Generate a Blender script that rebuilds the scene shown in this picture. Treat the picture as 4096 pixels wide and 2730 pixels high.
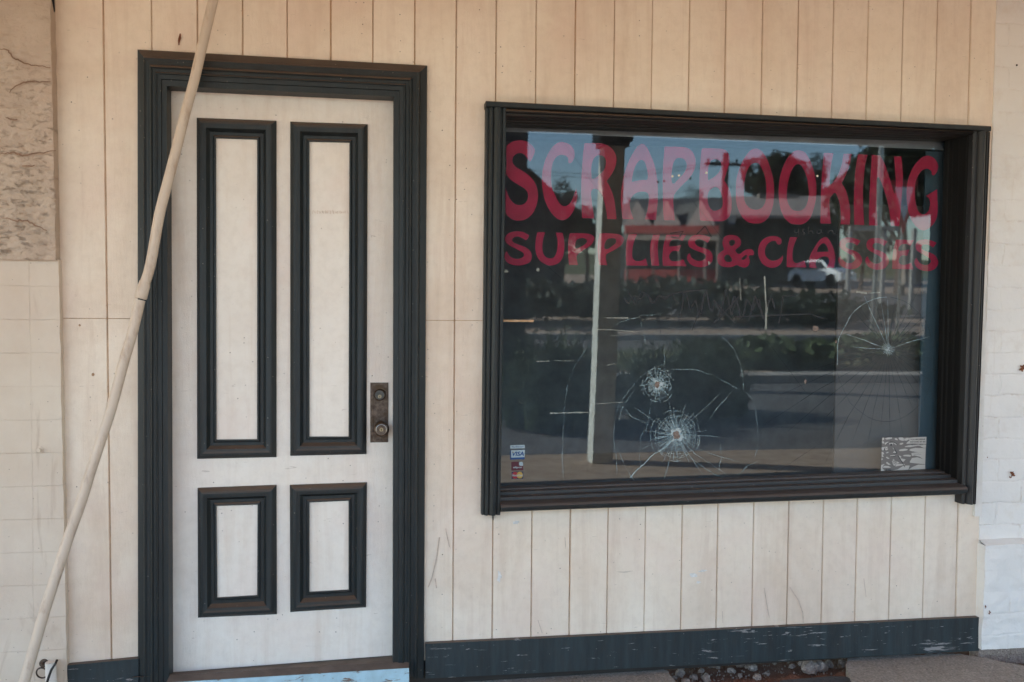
import bpy, bmesh, math, random
from mathutils import Vector, Matrix, noise
random.seed(7)
R=math.radians; PI=math.pi
for o in list(bpy.data.objects): bpy.data.objects.remove(o)
sc=bpy.context.scene; COL=sc.collection
# ---------------- camera, world, sun, exposure ----------------
FPX=3500.0; YAW=0.16465884; PIT=-0.0362659; ROLL=0.0079238
D=3.2; HC=1.40                                   # camera distance to the wall, camera height
cy,sy=math.cos(YAW),math.sin(YAW); cp,sp=math.cos(PIT),math.sin(PIT); cr,sr=math.cos(ROLL),math.sin(ROLL)
FW=Vector((sy*cp,cy*cp,sp)); R0=Vector((cy,-sy,0)); U0=R0.cross(FW)
CR=R0*cr+U0*sr; CU=-R0*sr+U0*cr
cd=bpy.data.cameras.new('camera'); cam=bpy.data.objects.new('camera',cd); COL.objects.link(cam)
cd.sensor_width=36; cd.lens=FPX/4096*36; cd.clip_start=.02; cd.clip_end=600
CAM=Vector((0,-D,HC))
cam.matrix_world=Matrix(((CR.x,CU.x,-FW.x,CAM.x),(CR.y,CU.y,-FW.y,CAM.y),(CR.z,CU.z,-FW.z,CAM.z),(0,0,0,1)))
sc.camera=cam
cd.dof.use_dof=True; cd.dof.focus_distance=3.42; cd.dof.aperture_fstop=2.6
SUN=Vector((-.93,-.26,.54)).normalized()
w=bpy.data.worlds.new('World'); sc.world=w; w.use_nodes=True
nt=w.node_tree; nt.nodes.clear()
sky=nt.nodes.new('ShaderNodeTexSky'); sky.sky_type='NISHITA'; sky.sun_disc=False
sky.sun_elevation=math.asin(SUN.z); sky.sun_rotation=math.atan2(SUN.x,SUN.y)
sky.air_density=1.0; sky.dust_density=.15; sky.ozone_density=1.8
bg=nt.nodes.new('ShaderNodeBackground'); bg.inputs[1].default_value=.11
wo=nt.nodes.new('ShaderNodeOutputWorld'); nt.links.new(sky.outputs[0],bg.inputs[0]); nt.links.new(bg.outputs[0],wo.inputs[0])
sl=bpy.data.lights.new('sun','SUN'); sl.energy=4.3; sl.angle=R(.5); sl.color=(1,.93,.82)
so=bpy.data.objects.new('sun',sl); COL.objects.link(so); so.rotation_euler=SUN.to_track_quat('Z','Y').to_euler()
so.location=(-8,-6,8)
sc.view_settings.view_transform='Standard'; sc.view_settings.look='None'; sc.view_settings.gamma=1
sc.view_settings.exposure=2.43
sc.cycles.max_bounces=10; sc.cycles.diffuse_bounces=5; sc.cycles.transparent_max_bounces=12
# ---------------- measuring: photo point -> point of the real wall ----------------
K=4096/2353
def ray(u,v): return FW*FPX+CR*(u*K-2048)-CU*(v*K-1365)
def W(u,v,y=0.):
    d=ray(u,v); return CAM+d*((D+y)/d.y)
def onz(u,v,z=0.):
    d=ray(u,v); return CAM+d*((z-HC)/d.z)
GB=(.500,.105,.72); GT=(.500,.080,2.07)          # glass plane, leans out a little at the top
def yg(z): return GB[1]+(GT[1]-GB[1])*(z-GB[2])/(GT[2]-GB[2])
GN=Vector((0,-(GT[2]-GB[2]),(GT[1]-GB[1]))).normalized()
def Wg(u,v,off=0.):
    d=ray(u,v); p0=Vector((0,yg(1.4)+off,1.4)); t=(p0-CAM).dot(GN)/d.dot(GN); return CAM+d*t
def RF(u,v,dist):                                # where the mirrored sight line reaches y=-dist
    g=Wg(u,v); d=ray(u,v); d=d-2*d.dot(GN)*GN; return g+d*((-dist-g.y)/d.y)
# ---------------- helpers ----------------
class MB:
    def __init__(s): s.v=[]; s.f=[]; s.m=[]; s.cm=0
    def quad(s,a,b,c,d): 
        n=len(s.v); s.v+= [Vector(p) for p in (a,b,c,d)]; s.f.append((n,n+1,n+2,n+3)); s.m.append(s.cm)
    def face(s,pts):
        n=len(s.v); s.v+=[Vector(p) for p in pts]; s.f.append(tuple(range(n,n+len(pts)))); s.m.append(s.cm)
    def box(s,x0,x1,y0,y1,z0,z1,rz=0,c=None):
        P=[Vector((x,y,z)) for z in (z0,z1) for y in (y0,y1) for x in (x0,x1)]
        if c is not None:
            M=Matrix.Rotation(rz,3,'Z'); P=[M@p+Vector(c) for p in P]
        n=len(s.v); s.v+=P
        for f in ((0,2,3,1),(4,5,7,6),(0,1,5,4),(2,6,7,3),(0,4,6,2),(1,3,7,5)):
            s.f.append(tuple(n+i for i in f)); s.m.append(s.cm)
    def hexa(s,B,T):                              # bottom four and top four corners
        n=len(s.v); s.v+=[Vector(p) for p in list(B)+list(T)]
        for f in ((3,2,1,0),(4,5,6,7),(0,1,5,4),(1,2,6,5),(2,3,7,6),(3,0,4,7)):
            s.f.append(tuple(n+i for i in f)); s.m.append(s.cm)
    def tube(s,pts,rad,seg=12,cap=True):
        pts=[Vector(p) for p in pts]; k=len(pts); rad=rad if isinstance(rad,(list,tuple)) else [rad]*k
        n0=len(s.v); up=Vector((0,0,1))
        for i,p in enumerate(pts):
            t=(pts[min(i+1,k-1)]-pts[max(i-1,0)]).normalized()
            a=t.cross(up); a=a.normalized() if a.length>.05 else t.cross(Vector((0,1,0))).normalized()
            b=t.cross(a)
            for j in range(seg):
                g=2*PI*j/seg; s.v.append(p+(a*math.cos(g)+b*math.sin(g))*rad[i])
        for i in range(k-1):
            for j in range(seg):
                j2=(j+1)%seg; s.f.append((n0+i*seg+j,n0+i*seg+j2,n0+(i+1)*seg+j2,n0+(i+1)*seg+j)); s.m.append(s.cm)
        if cap:
            s.f.append(tuple(n0+j for j in range(seg))); s.m.append(s.cm)
            s.f.append(tuple(n0+(k-1)*seg+j for j in reversed(range(seg)))); s.m.append(s.cm)
    def lathe(s,c,prof,seg=28,axis='y'):          # prof: (radius, along) ; axis -y is towards the street
        n0=len(s.v); k=len(prof)
        for r,h in prof:
            for j in range(seg):
                g=2*PI*j/seg
                if axis=='y': s.v.append(Vector(c)+Vector((r*math.cos(g),-h,r*math.sin(g))))
                else: s.v.append(Vector(c)+Vector((r*math.cos(g),r*math.sin(g),h)))
        for i in range(k-1):
            for j in range(seg):
                j2=(j+1)%seg; s.f.append((n0+i*seg+j,n0+i*seg+j2,n0+(i+1)*seg+j2,n0+(i+1)*seg+j)); s.m.append(s.cm)
        s.f.append(tuple(n0+(k-1)*seg+j for j in range(seg))); s.m.append(s.cm)
    def build(s,name,mats,parent=None,smooth=None,fix=True):
        me=bpy.data.meshes.new(name)
        off=parent.matrix_world.translation if parent else Vector((0,0,0))
        o=bpy.data.objects.new(name,me); COL.objects.link(o)
        if parent:
            base=parent; off=Vector(parent.get('_w',(0,0,0))); o.parent=parent; o['_w']=tuple(off)
        else:
            off=Vector((0,0,0))
        me.from_pydata([p-off for p in s.v],[],s.f)
        for m in (mats if isinstance(mats,(list,tuple)) else [mats]): me.materials.append(m)
        me.polygons.foreach_set('material_index',s.m)
        if fix:
            b=bmesh.new(); b.from_mesh(me); bmesh.ops.remove_doubles(b,verts=b.verts,dist=1e-5)
            bmesh.ops.recalc_face_normals(b,faces=b.faces); b.to_mesh(me); b.free()
        if smooth:
            me.polygons.foreach_set('use_smooth',[True]*len(me.polygons)); me.set_sharp_from_angle(angle=R(smooth))
        me.update(); return o
def thing(name,label,cat,loc,group=None,kind=None):
    o=bpy.data.objects.new(name,None); COL.objects.link(o); o.empty_display_size=.05
    o.location=loc; o['_w']=tuple(loc); o['label']=label; o['category']=cat
    if group: o['group']=group
    if kind: o['kind']=kind
    return o
def tag(o,label,cat,group=None,kind=None):
    o['label']=label; o['category']=cat
    if group: o['group']=group
    if kind: o['kind']=kind
    return o
def lerp(a,b,t): return a+(b-a)*t
def ringmould(mb,outer,inner,prof,closed=True):
    """outer/inner: corner points (x,z); prof: (t,y) from outer to inner"""
    n=len(outer)
    for i in range(n if closed else n-1):
        j=(i+1)%n
        for (t0,y0),(t1,y1) in zip(prof,prof[1:]):
            P=[]
            for (q,t,y) in ((i,t0,y0),(j,t0,y0),(j,t1,y1),(i,t1,y1)):
                o=outer[q]; n_=inner[q]
                P.append((lerp(o[0],n_[0],t),y,lerp(o[1],n_[1],t)))
            mb.quad(*P)
# ---------------- material kit ----------------
class NT:
    def __init__(s,name):
        s.mat=bpy.data.materials.new(name); s.mat.use_nodes=True; s.t=s.mat.node_tree; s.t.nodes.clear()
        s.out=s.n('ShaderNodeOutputMaterial'); s.tc=s.n('ShaderNodeTexCoord')
    def n(s,ty,**k):
        x=s.t.nodes.new(ty)
        for a,b in k.items(): setattr(x,a,b)
        return x
    def l(s,a,b): s.t.links.new(a,b)
    def set(s,sock,v):
        if hasattr(v,'links') or isinstance(v,bpy.types.NodeSocket): s.l(v,sock)
        else:
            if isinstance(v,(tuple,list)) and len(v)==3 and sock.type=='RGBA': v=(*v,1)
            sock.default_value=v
    def coord(s,scale=(1,1,1),loc=(0,0,0),rot=(0,0,0),src='Object'):
        m=s.n('ShaderNodeMapping'); s.l(s.tc.outputs[src],m.inputs[0]); m.inputs['Scale'].default_value=scale; m.inputs['Location'].default_value=loc
        m.inputs['Rotation'].default_value=rot
        return m.outputs[0]
    def noise(s,sc_,co=None,det=5,rough=.6,dist=0):
        x=s.n('ShaderNodeTexNoise'); s.l(co or s.tc.outputs['Object'],x.inputs['Vector']); x.inputs['Scale'].default_value=sc_
        x.inputs['Detail'].default_value=det; x.inputs['Roughness'].default_value=rough; x.inputs['Distortion'].default_value=dist
        return x.outputs[0]
    def ramp(s,f,a,b,ca=(0,0,0),cb=(1,1,1)):
        x=s.n('ShaderNodeValToRGB'); s.l(f,x.inputs[0]); e=x.color_ramp.elements
        e[0].position=a; e[1].position=b; e[0].color=(*ca,1); e[1].color=(*cb,1); return x.outputs[0]
    def mix(s,f,a,b,bt='MIX'):
        x=s.n('ShaderNodeMix',data_type='RGBA',blend_type=bt); s.set(x.inputs[0],f); s.set(x.inputs[6],a); s.set(x.inputs[7],b); return x.outputs[2]
    def math(s,op,a,b=0.):
        x=s.n('ShaderNodeMath',operation=op); s.set(x.inputs[0],a); s.set(x.inputs[1],b); return x.outputs[0]
    def bump(s,h,st,dist=.01,nrm=None):
        x=s.n('ShaderNodeBump'); x.inputs['Strength'].default_value=st; x.inputs['Distance'].default_value=dist; s.l(h,x.inputs['Height'])
        if nrm: s.l(nrm,x.inputs['Normal'])
        return x.outputs[0]
    def bsdf(s,col,rough=.6,nrm=None,metal=0.,spec=.5):
        p=s.n('ShaderNodeBsdfPrincipled'); s.set(p.inputs['Base Color'],col); s.set(p.inputs['Roughness'],rough); s.set(p.inputs['Metallic'],metal)
        p.inputs['Specular IOR Level'].default_value=spec
        if nrm: s.l(nrm,p.inputs['Normal'])
        s.l(p.outputs[0],s.out.inputs[0]); return p
def simple(name,col,rough=.6,metal=0.,var=.25,vs=6.,bump=.15,bs=60.):
    m=NT(name); n1=m.noise(vs); c=m.mix(m.ramp(n1,.3,.7),tuple(x*(1-var) for x in col),tuple(min(1,x*(1+var)) for x in col))
    m.bsdf(c,rough,m.bump(m.noise(bs),bump,.004),metal); return m.mat
def painted(name,base,stain,stain_amt=.5,speck=.35,brush=(40,40,6),rough=.55,bumpd=.0016,warm=(.55,.40,.30)):
    """weathered cream paint: blotchy stains, runs, specks, brush marks"""
    m=NT(name)
    big=m.ramp(m.noise(1.7,det=6,rough=.62,dist=.4),.38,.72)
    run=m.ramp(m.noise(1.,m.coord((14,14,1.1)),det=6,rough=.7,dist=.5),.50,.74)
    c=m.mix(m.math('MULTIPLY',big,stain_amt),base,stain)
    c=m.mix(m.math('MULTIPLY',run,stain_amt*.52),c,warm)
    fine=m.noise(26,det=6,rough=.7); c=m.mix(m.math('MULTIPLY',m.ramp(fine,.45,.75),.22),c,tuple(x*.72 for x in stain))
    pink=m.ramp(m.noise(3.1,m.coord(loc=(4,2,7)),det=4),.52,.70); c=m.mix(m.math('MULTIPLY',pink,.22),c,(.72,.52,.45))
    # dark specks
    vo=m.n('ShaderNodeTexVoronoi'); m.l(m.tc.outputs['Object'],vo.inputs['Vector']); vo.inputs['Scale'].default_value=38
    wn=m.n('ShaderNodeSeparateColor'); m.l(vo.outputs['Color'],wn.inputs[0])
    sm=m.math('MULTIPLY',m.math('LESS_THAN',vo.outputs['Distance'],.085),m.math('GREATER_THAN',wn.outputs[0],.62))
    sm=m.math('MULTIPLY',sm,m.ramp(m.noise(3.3,m.coord(loc=(9,1,3))),.42,.6))
    c=m.mix(m.math('MULTIPLY',sm,speck*1.6),c,(.10,.055,.035))
    # scratches
    sc1=m.ramp(m.noise(14,m.coord((1.,1,7),rot=(0,.5,0)),det=2,dist=1.2),.735,.75); c=m.mix(m.math('MULTIPLY',sc1,.35),c,(.28,.20,.15))
    h=m.math('ADD',m.noise(1,m.coord(tuple(b*3 for b in brush)),det=4),m.math('MULTIPLY',m.noise(220,det=3),.7))
    h=m.math('ADD',h,m.math('MULTIPLY',sm,-3))
    m.bsdf(c,m.math('ADD',m.math('MULTIPLY',fine,.25),rough-.1),m.bump(h,.55,bumpd),0,.35)
    return m.mat
M={}
M['clad']=painted('cream wall paint',(.82,.715,.595),(.66,.505,.385),.8,.5)
M['clad2']=painted('cream wall paint slightly dull',(.815,.705,.59),(.65,.50,.385),.8,.5)
M['clad3']=painted('cream wall paint slightly pale',(.83,.725,.605),(.68,.525,.40),.7,.4)
M['door']=painted('off white door paint',(.84,.775,.70),(.68,.58,.49),.6,.4,(30,30,5),.42,.0022)
M['panel']=painted('door panel paint',(.83,.775,.705),(.68,.58,.49),.6,.4,(12,12,12),.5,.0012)
M['groove']=simple('groove dirt',(.46,.29,.17),.9,var=.35,vs=30,bump=.3)
M['edgepaint']=painted('pale edge paint',(.74,.72,.68),(.62,.56,.48),.5)
def greenpaint(name,base=(.0115,.0165,.0185),dust=(.105,.069,.049),chips=0.,amt=1.,spec=.4):
    m=NT(name)
    c=m.mix(m.ramp(m.noise(5,m.coord((6,6,.6)),det=6,rough=.7),.3,.75),tuple(x*.62 for x in base),tuple(x*1.5 for x in base))
    g=m.n('ShaderNodeNewGeometry'); sx=m.n('ShaderNodeSeparateXYZ'); m.l(g.outputs['True Normal'],sx.inputs[0])
    up=m.ramp(sx.outputs[2],.06,.36)
    dn=m.ramp(m.noise(9,det=7,rough=.7),.2,.62)
    c=m.mix(m.math('MULTIPLY',m.math('MULTIPLY',up,m.math('ADD',m.math('MULTIPLY',dn,.35),.65)),amt),c,dust)
    # thin film of dust everywhere, pale flecks
    c=m.mix(m.math('MULTIPLY',m.ramp(m.noise(14,m.coord((3,3,.5)),det=7,rough=.75),.45,.8),.30),c,tuple(x*.5 for x in dust))
    vo=m.n('ShaderNodeTexVoronoi'); m.l(m.tc.outputs['Object'],vo.inputs['Vector']); vo.inputs['Scale'].default_value=55
    wn=m.n('ShaderNodeSeparateColor'); m.l(vo.outputs['Color'],wn.inputs[0])
    sp_=m.math('MULTIPLY',m.math('LESS_THAN',vo.outputs['Distance'],.10),m.math('GREATER_THAN',wn.outputs[0],.86))
    c=m.mix(m.math('MULTIPLY',sp_,.5 if spec>.2 else .12),c,(.34,.30,.26))
    h=m.math('ADD',m.noise(1,m.coord((160,160,10)),det=4),m.noise(90,det=4))
    if chips:
        a=m.noise(1,m.coord((9,9,70)),det=6,rough=.7,dist=.5); b=m.ramp(m.noise(1.4,m.coord((1,1,4),loc=(chips,0,0)),det=3),.42,.66)
        gx=m.n('ShaderNodeSeparateXYZ'); m.l(m.tc.outputs['Object'],gx.inputs[0])
        side=m.math('ADD',m.math('MULTIPLY',m.ramp(m.math('MULTIPLY',gx.outputs[0],.4),.2,.75),.95),.05)
        k=m.ramp(m.math('ADD',m.math('MULTIPLY',m.math('MULTIPLY',b,side),.33),a),.635,.665)
        c=m.mix(m.math('MULTIPLY',k,.85),c,(.30,.28,.27)); h=m.math('ADD',h,m.math('MULTIPLY',k,-4))
    m.bsdf(c,.5,m.bump(h,.4,.0012),0,spec); return m.mat
M['green']=greenpaint('dark green paint')
M['greenchip']=greenpaint('chipped dark green paint',(.022,.032,.036),chips=3.7)
M['brownpaint']=greenpaint('dusty dark paint',(.016,.0155,.0155),amt=.9)
M['headpaint']=greenpaint('dusty head trim paint',(.016,.0155,.0155),(.17,.108,.075))
M['reveal']=greenpaint('shade darkened reveal paint',(.0065,.0060,.0058),(.012,.009,.007),amt=.5,spec=.08)  # deep shade of the right reveal put into a darker trim colour
def render_rough():
    m=NT('rough cream render')
    w_=m.noise(7,det=4,dist=.6); 
    st=m.noise(1,m.coord((38,38,80)),det=5,rough=.65,dist=.5); pits=m.ramp(st,.57,.68)
    reg=m.ramp(m.noise(3.2,det=3),.38,.62)
    pit=m.math('MULTIPLY',pits,reg)
    c=m.mix(m.ramp(w_,.3,.7),(.50,.395,.31),(.59,.475,.38))
    c=m.mix(m.math('MULTIPLY',pit,.25),c,(.42,.27,.19))
    c=m.mix(m.math('MULTIPLY',m.ramp(m.noise(1.6,m.coord(loc=(3,1,8))),.5,.75),.45),c,(.56,.40,.32))
    h=m.math('ADD',m.math('MULTIPLY',pit,-1.2),m.math('ADD',m.math('MULTIPLY',m.noise(110,det=5,rough=.75),.9),w_))
    m.bsdf(c,.9,m.bump(h,.9,.006),0,.2); return m.mat
M['render']=render_rough()
def blockwall():
    m=NT('scored cream block paint')
    co=m.coord((1,1,1)); nz=m.n('ShaderNodeTexNoise'); m.l(co,nz.inputs[0]); nz.inputs['Scale'].default_value=9
    cb=m.n('ShaderNodeCombineXYZ'); sx=m.n('ShaderNodeSeparateXYZ'); m.l(co,sx.inputs[0])
    wob=m.math('MULTIPLY',nz.outputs[0],.010)
    m.l(m.math('ADD',sx.outputs[0],wob),cb.inputs[0]); m.l(m.math('ADD',sx.outputs[2],m.math('MULTIPLY',nz.outputs[0],.007)),cb.inputs[1])
    br=m.n('ShaderNodeTexBrick'); br.offset=0.; m.l(cb.outputs[0],br.inputs['Vector'])
    br.inputs['Scale'].default_value=1; br.inputs['Mortar Size'].default_value=.0016; br.inputs['Mortar Smooth'].default_value=.5
    br.inputs['Brick Width'].default_value=.122; br.inputs['Row Height'].default_value=.113
    mort=m.math('MULTIPLY',br.outputs['Fac'],m.ramp(m.noise(5,m.coord(loc=(5,5,5))),.25,.6))
    c=m.mix(m.ramp(m.noise(3,det=6),.3,.7),(.70,.62,.52),(.60,.50,.40))
    c=m.mix(m.math('MULTIPLY',mort,.22),c,(.46,.34,.25))
    dr=m.ramp(m.noise(1,m.coord((7,7,1.6)),det=4,dist=1.4),.60,.72); gx=m.ramp(m.math('MULTIPLY',sx.outputs[2],-1.),-.9,.0)
    c=m.mix(m.math('MULTIPLY',dr,.7),c,(.40,.30,.22)); c=m.mix(m.math('MULTIPLY',m.ramp(m.noise(2.1,m.coord((1,1,.6),loc=(8,2,1)),det=6),.45,.72),.5),c,(.56,.42,.34))
    vo=m.n('ShaderNodeTexVoronoi'); m.l(m.tc.outputs['Object'],vo.inputs['Vector']); vo.inputs['Scale'].default_value=30
    sp_=m.math('LESS_THAN',vo.outputs['Distance'],.05); c=m.mix(m.math('MULTIPLY',sp_,.6),c,(.12,.07,.05))
    h=m.math('ADD',m.math('MULTIPLY',mort,-1.0),m.math('ADD',m.noise(60,det=5),m.noise(11,det=4)))
    m.bsdf(c,.75,m.bump(h,.7,.003),0,.3); return m.mat
M['block']=blockwall()
def brickwhite(name,strength=1.):
    m=NT(name)
    co=m.coord((1,1,1)); nz=m.n('ShaderNodeTexNoise'); m.l(co,nz.inputs[0]); nz.inputs['Scale'].default_value=7; nz.inputs['Detail'].default_value=5
    sx=m.n('ShaderNodeSeparateXYZ'); m.l(co,sx.inputs[0]); cb=m.n('ShaderNodeCombineXYZ')
    wob=m.math('MULTIPLY',m.math('SUBTRACT',nz.outputs[0],.5),.035)
    m.l(m.math('ADD',m.math('ADD',sx.outputs[0],sx.outputs[1]),wob),cb.inputs[0]); m.l(m.math('ADD',sx.outputs[2],wob),cb.inputs[1])
    br=m.n('ShaderNodeTexBrick'); m.l(cb.outputs[0],br.inputs['Vector']); br.inputs['Scale'].default_value=1
    br.inputs['Mortar Size'].default_value=.007; br.inputs['Mortar Smooth'].default_value=1.; br.inputs['Brick Width'].default_value=.235; br.inputs['Row Height'].default_value=.0885
    mort=m.math('MULTIPLY',br.outputs['Fac'],m.ramp(m.noise(4,m.coord(loc=(2,5,1)),det=5),.3,.62))
    c=m.mix(m.ramp(m.noise(2.2,det=6),.3,.7),(.80,.765,.72),(.71,.68,.65))
    crack=m.math('MULTIPLY',mort,m.ramp(m.noise(16,det=6,rough=.75),.52,.62))
    c=m.mix(m.math('MULTIPLY',crack,.45*strength),c,(.46,.32,.23))
    c=m.mix(m.math('MULTIPLY',m.ramp(m.noise(5,m.coord(loc=(7,3,3)),det=6,rough=.7),.52,.74),.5),c,(.58,.48,.40)); c=m.mix(m.math('MULTIPLY',m.ramp(m.noise(1,m.coord((12,12,2),loc=(1,3,3)),det=5,dist=.8),.6,.72),.35),c,(.55,.43,.34))
    h=m.math('ADD',m.math('MULTIPLY',mort,-.5*strength),m.math('ADD',m.math('MULTIPLY',m.noise(70,det=5),.35),m.noise(12,det=4)))
    m.bsdf(c,.6,m.bump(h,.8,.006),0,.35); return m.mat
M['brick']=brickwhite('white painted brick'); M['plinth']=brickwhite('white painted plinth',.5)
def concrete(name,a,b,sc_=1.,grit=1.):
    m=NT(name); c=m.mix(m.ramp(m.noise(3*sc_,det=7,rough=.7),.3,.7),a,b)
    vo=m.n('ShaderNodeTexVoronoi'); m.l(m.tc.outputs['Object'],vo.inputs['Vector']); vo.inputs['Scale'].default_value=160
    cc=m.n('ShaderNodeSeparateColor'); m.l(vo.outputs['Color'],cc.inputs[0])
    c=m.mix(m.math('MULTIPLY',m.ramp(cc.outputs[0],.55,1.),.35*grit),c,tuple(min(1,x*1.7) for x in b))
    c=m.mix(m.math('MULTIPLY',m.ramp(cc.outputs[1],.6,1.),.4*grit),c,tuple(x*.4 for x in a))
    m.bsdf(c,.9,m.bump(m.math('ADD',vo.outputs['Distance'],m.noise(40,det=6)),.7,.004),0,.25); return m.mat
M['slab']=concrete('weathered footpath concrete',(.25,.215,.185),(.34,.30,.265))
M['soil']=concrete('red soil',(.16,.075,.05),(.22,.11,.075),3,.5)
M['stone']=concrete('broken concrete stone',(.22,.16,.13),(.33,.27,.225),6)
M['asphalt']=concrete('asphalt',(.11,.10,.095),(.16,.145,.135),.6)
M['road']=concrete('dusty asphalt',(.13,.115,.105),(.20,.175,.16),.25)
M['dirt']=concrete('pink verge dirt',(.42,.29,.21),(.52,.38,.28),.3)
M['kerb']=concrete('kerb concrete',(.42,.36,.31),(.52,.46,.40),1)
M['grass']=concrete('dry grass',(.10,.12,.05),(.20,.17,.09),.5)
def rusty():
    m=NT('tarnished brown metal'); n1=m.noise(60,det=7,rough=.7)
    c=m.mix(m.ramp(n1,.4,.62),(.050,.030,.022),(.15,.115,.09)); c=m.mix(m.ramp(m.noise(22,m.coord(loc=(1,2,3))),.5,.6),c,(.065,.04,.022))
    m.bsdf(c,m.math('ADD',m.math('MULTIPLY',n1,.4),.25),m.bump(n1,.4,.001),.55,.5); return m.mat
M['rusty']=rusty()
M['steel']=simple('worn steel',(.38,.36,.33),.32,.95,.3,40,.1)
M['darksteel']=simple('dark lock face',(.075,.075,.072),.35,.7,.3,60,.1)
M['brass']=simple('worn key cylinder',(.30,.25,.17),.35,.9,.2,60,.1)
M['hole']=simple('dark keyhole',(.006,.006,.006),.9)
def chipblue():
    m=NT('chipped light blue paint'); n1=m.noise(1,m.coord((14,14,45)),det=7,rough=.7,dist=.6)
    c=m.mix(m.ramp(m.noise(20),.4,.7),(.42,.60,.68),(.34,.48,.54)); k=m.ramp(n1,.57,.60); c=m.mix(k,c,(.20,.14,.11))
    m.bsdf(c,.6,m.bump(m.math('MULTIPLY',k,-1),.6,.003)); return m.mat
M['lightblue']=chipblue()
M['sillwood']=simple('dusty brown sill',(.14,.108,.09),.85,var=.3,vs=12,bump=.4)
def pvc():
    m=NT('aged cream plastic pipe'); c=m.mix(m.ramp(m.noise(4,det=5),.3,.7),(.62,.52,.42),(.55,.45,.36))
    c=m.mix(m.math('MULTIPLY',m.ramp(m.noise(30,m.coord((1,1,.30)),det=6,rough=.7),.52,.66),.6),c,(.36,.25,.18))
    m.bsdf(c,.5,m.bump(m.noise(30,det=4),.3,.002)); return m.mat
M['pvc']=pvc()
M['black']=simple('black rubber',(.012,.012,.013),.5)
M['rust']=simple('rust',(.16,.055,.025),.9,var=.5,vs=60,bump=.5)
M['crackline']=simple('glass fracture edge',(.36,.47,.49),.25,var=.3,vs=80,bump=0)
M['crackdark']=simple('dark glass fracture',(.035,.045,.05),.3,var=.3,bump=0)
M['crush']=simple('crushed glass',(.36,.42,.43),.5,var=.5,vs=200,bump=.5,bs=300)
M['crater']=simple('impact pit',(.20,.145,.12),.9,var=.5,vs=160,bump=.6,bs=200)
M['tape']=simple('tape residue',(.27,.28,.25),.8,var=.35,vs=90)
M['red']=simple('crimson sign paint',(.45,.0004,.055),.55,var=.16,vs=14,bump=.1)
M['smear']=simple('dark marker',(.018,.018,.022),.6)
M['inner']=simple('dark shop interior',(.35,.37,.40),.9)
M['innerpanel']=simple('grey brown interior board',(.15,.135,.125),.9,var=.12,vs=3)
M['innerblue']=simple('blue grey interior panel',(.07,.12,.15),.8,var=.12,vs=4)
def glass():
    m=NT('dusty window glass')
    tr=m.n('ShaderNodeBsdfTransparent'); tr.inputs[0].default_value=(.93,.95,.95,1)
    gl=m.n('ShaderNodeBsdfGlossy'); gl.inputs[0].default_value=(.80,.93,1,1); gl.inputs['Roughness'].default_value=.0
    wav=m.bump(m.noise(1.3,det=1),.02,.02); m.l(wav,gl.inputs['Normal'])
    fr=m.n('ShaderNodeFresnel'); fr.inputs[0].default_value=1.5
    mx=m.n('ShaderNodeMixShader'); m.l(m.math('MULTIPLY',fr.outputs[0],1.85),mx.inputs[0]); m.l(tr.outputs[0],mx.inputs[1]); m.l(gl.outputs[0],mx.inputs[2])
    df=m.n('ShaderNodeBsdfDiffuse'); df.inputs[0].default_value=(.50,.49,.47,1)
    st=m.ramp(m.noise(1,m.coord((60,60,1.2)),det=5,rough=.7),.45,.85)
    bl=m.ramp(m.noise(2.2,det=6,rough=.7),.35,.8); sp_=m.ramp(m.noise(160,det=2),.70,.76)
    gx=m.n('ShaderNodeSeparateXYZ'); m.l(m.tc.outputs['Object'],gx.inputs[0]); low=m.ramp(gx.outputs[2],-.1,.35,(1,1,1),(0,0,0))
    f=m.math('ADD',m.math('MULTIPLY',st,.010),m.math('MULTIPLY',bl,.008)); f=m.math('ADD',f,m.math('MULTIPLY',sp_,.07)); f=m.math('ADD',f,m.math('MULTIPLY',low,.025))
    f=m.math('ADD',f,.002)
    m2=m.n('ShaderNodeMixShader'); m.l(f,m2.inputs[0]); m.l(mx.outputs[0],m2.inputs[1]); m.l(df.outputs[0],m2.inputs[2])
    m.l(m2.outputs[0],m.out.inputs[0]); return m.mat
M['glass']=glass()
def foliage(name,a,b):
    m=NT(name); g=m.n('ShaderNodeObjectInfo'); c=m.mix(m.ramp(m.noise(2.5,det=5),.3,.7),a,b)
    c=m.mix(m.math('MULTIPLY',m.noise(20),.5),c,tuple(x*.5 for x in a)); m.bsdf(c,.6,None,0,.3); return m.mat
M['leafd']=foliage('dark tree foliage',(.016,.024,.012),(.040,.052,.024))
M['leafg']=foliage('grey green foliage',(.035,.045,.025),(.075,.085,.048))
M['bushg']=foliage('green street bush',(.05,.075,.03),(.11,.14,.06)); M['spiky']=foliage('dark spiky leaves',(.022,.040,.016),(.075,.10,.036))
M['bark']=simple('bark',(.12,.085,.065),.9,var=.4,vs=14,bump=.5,bs=20)
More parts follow.
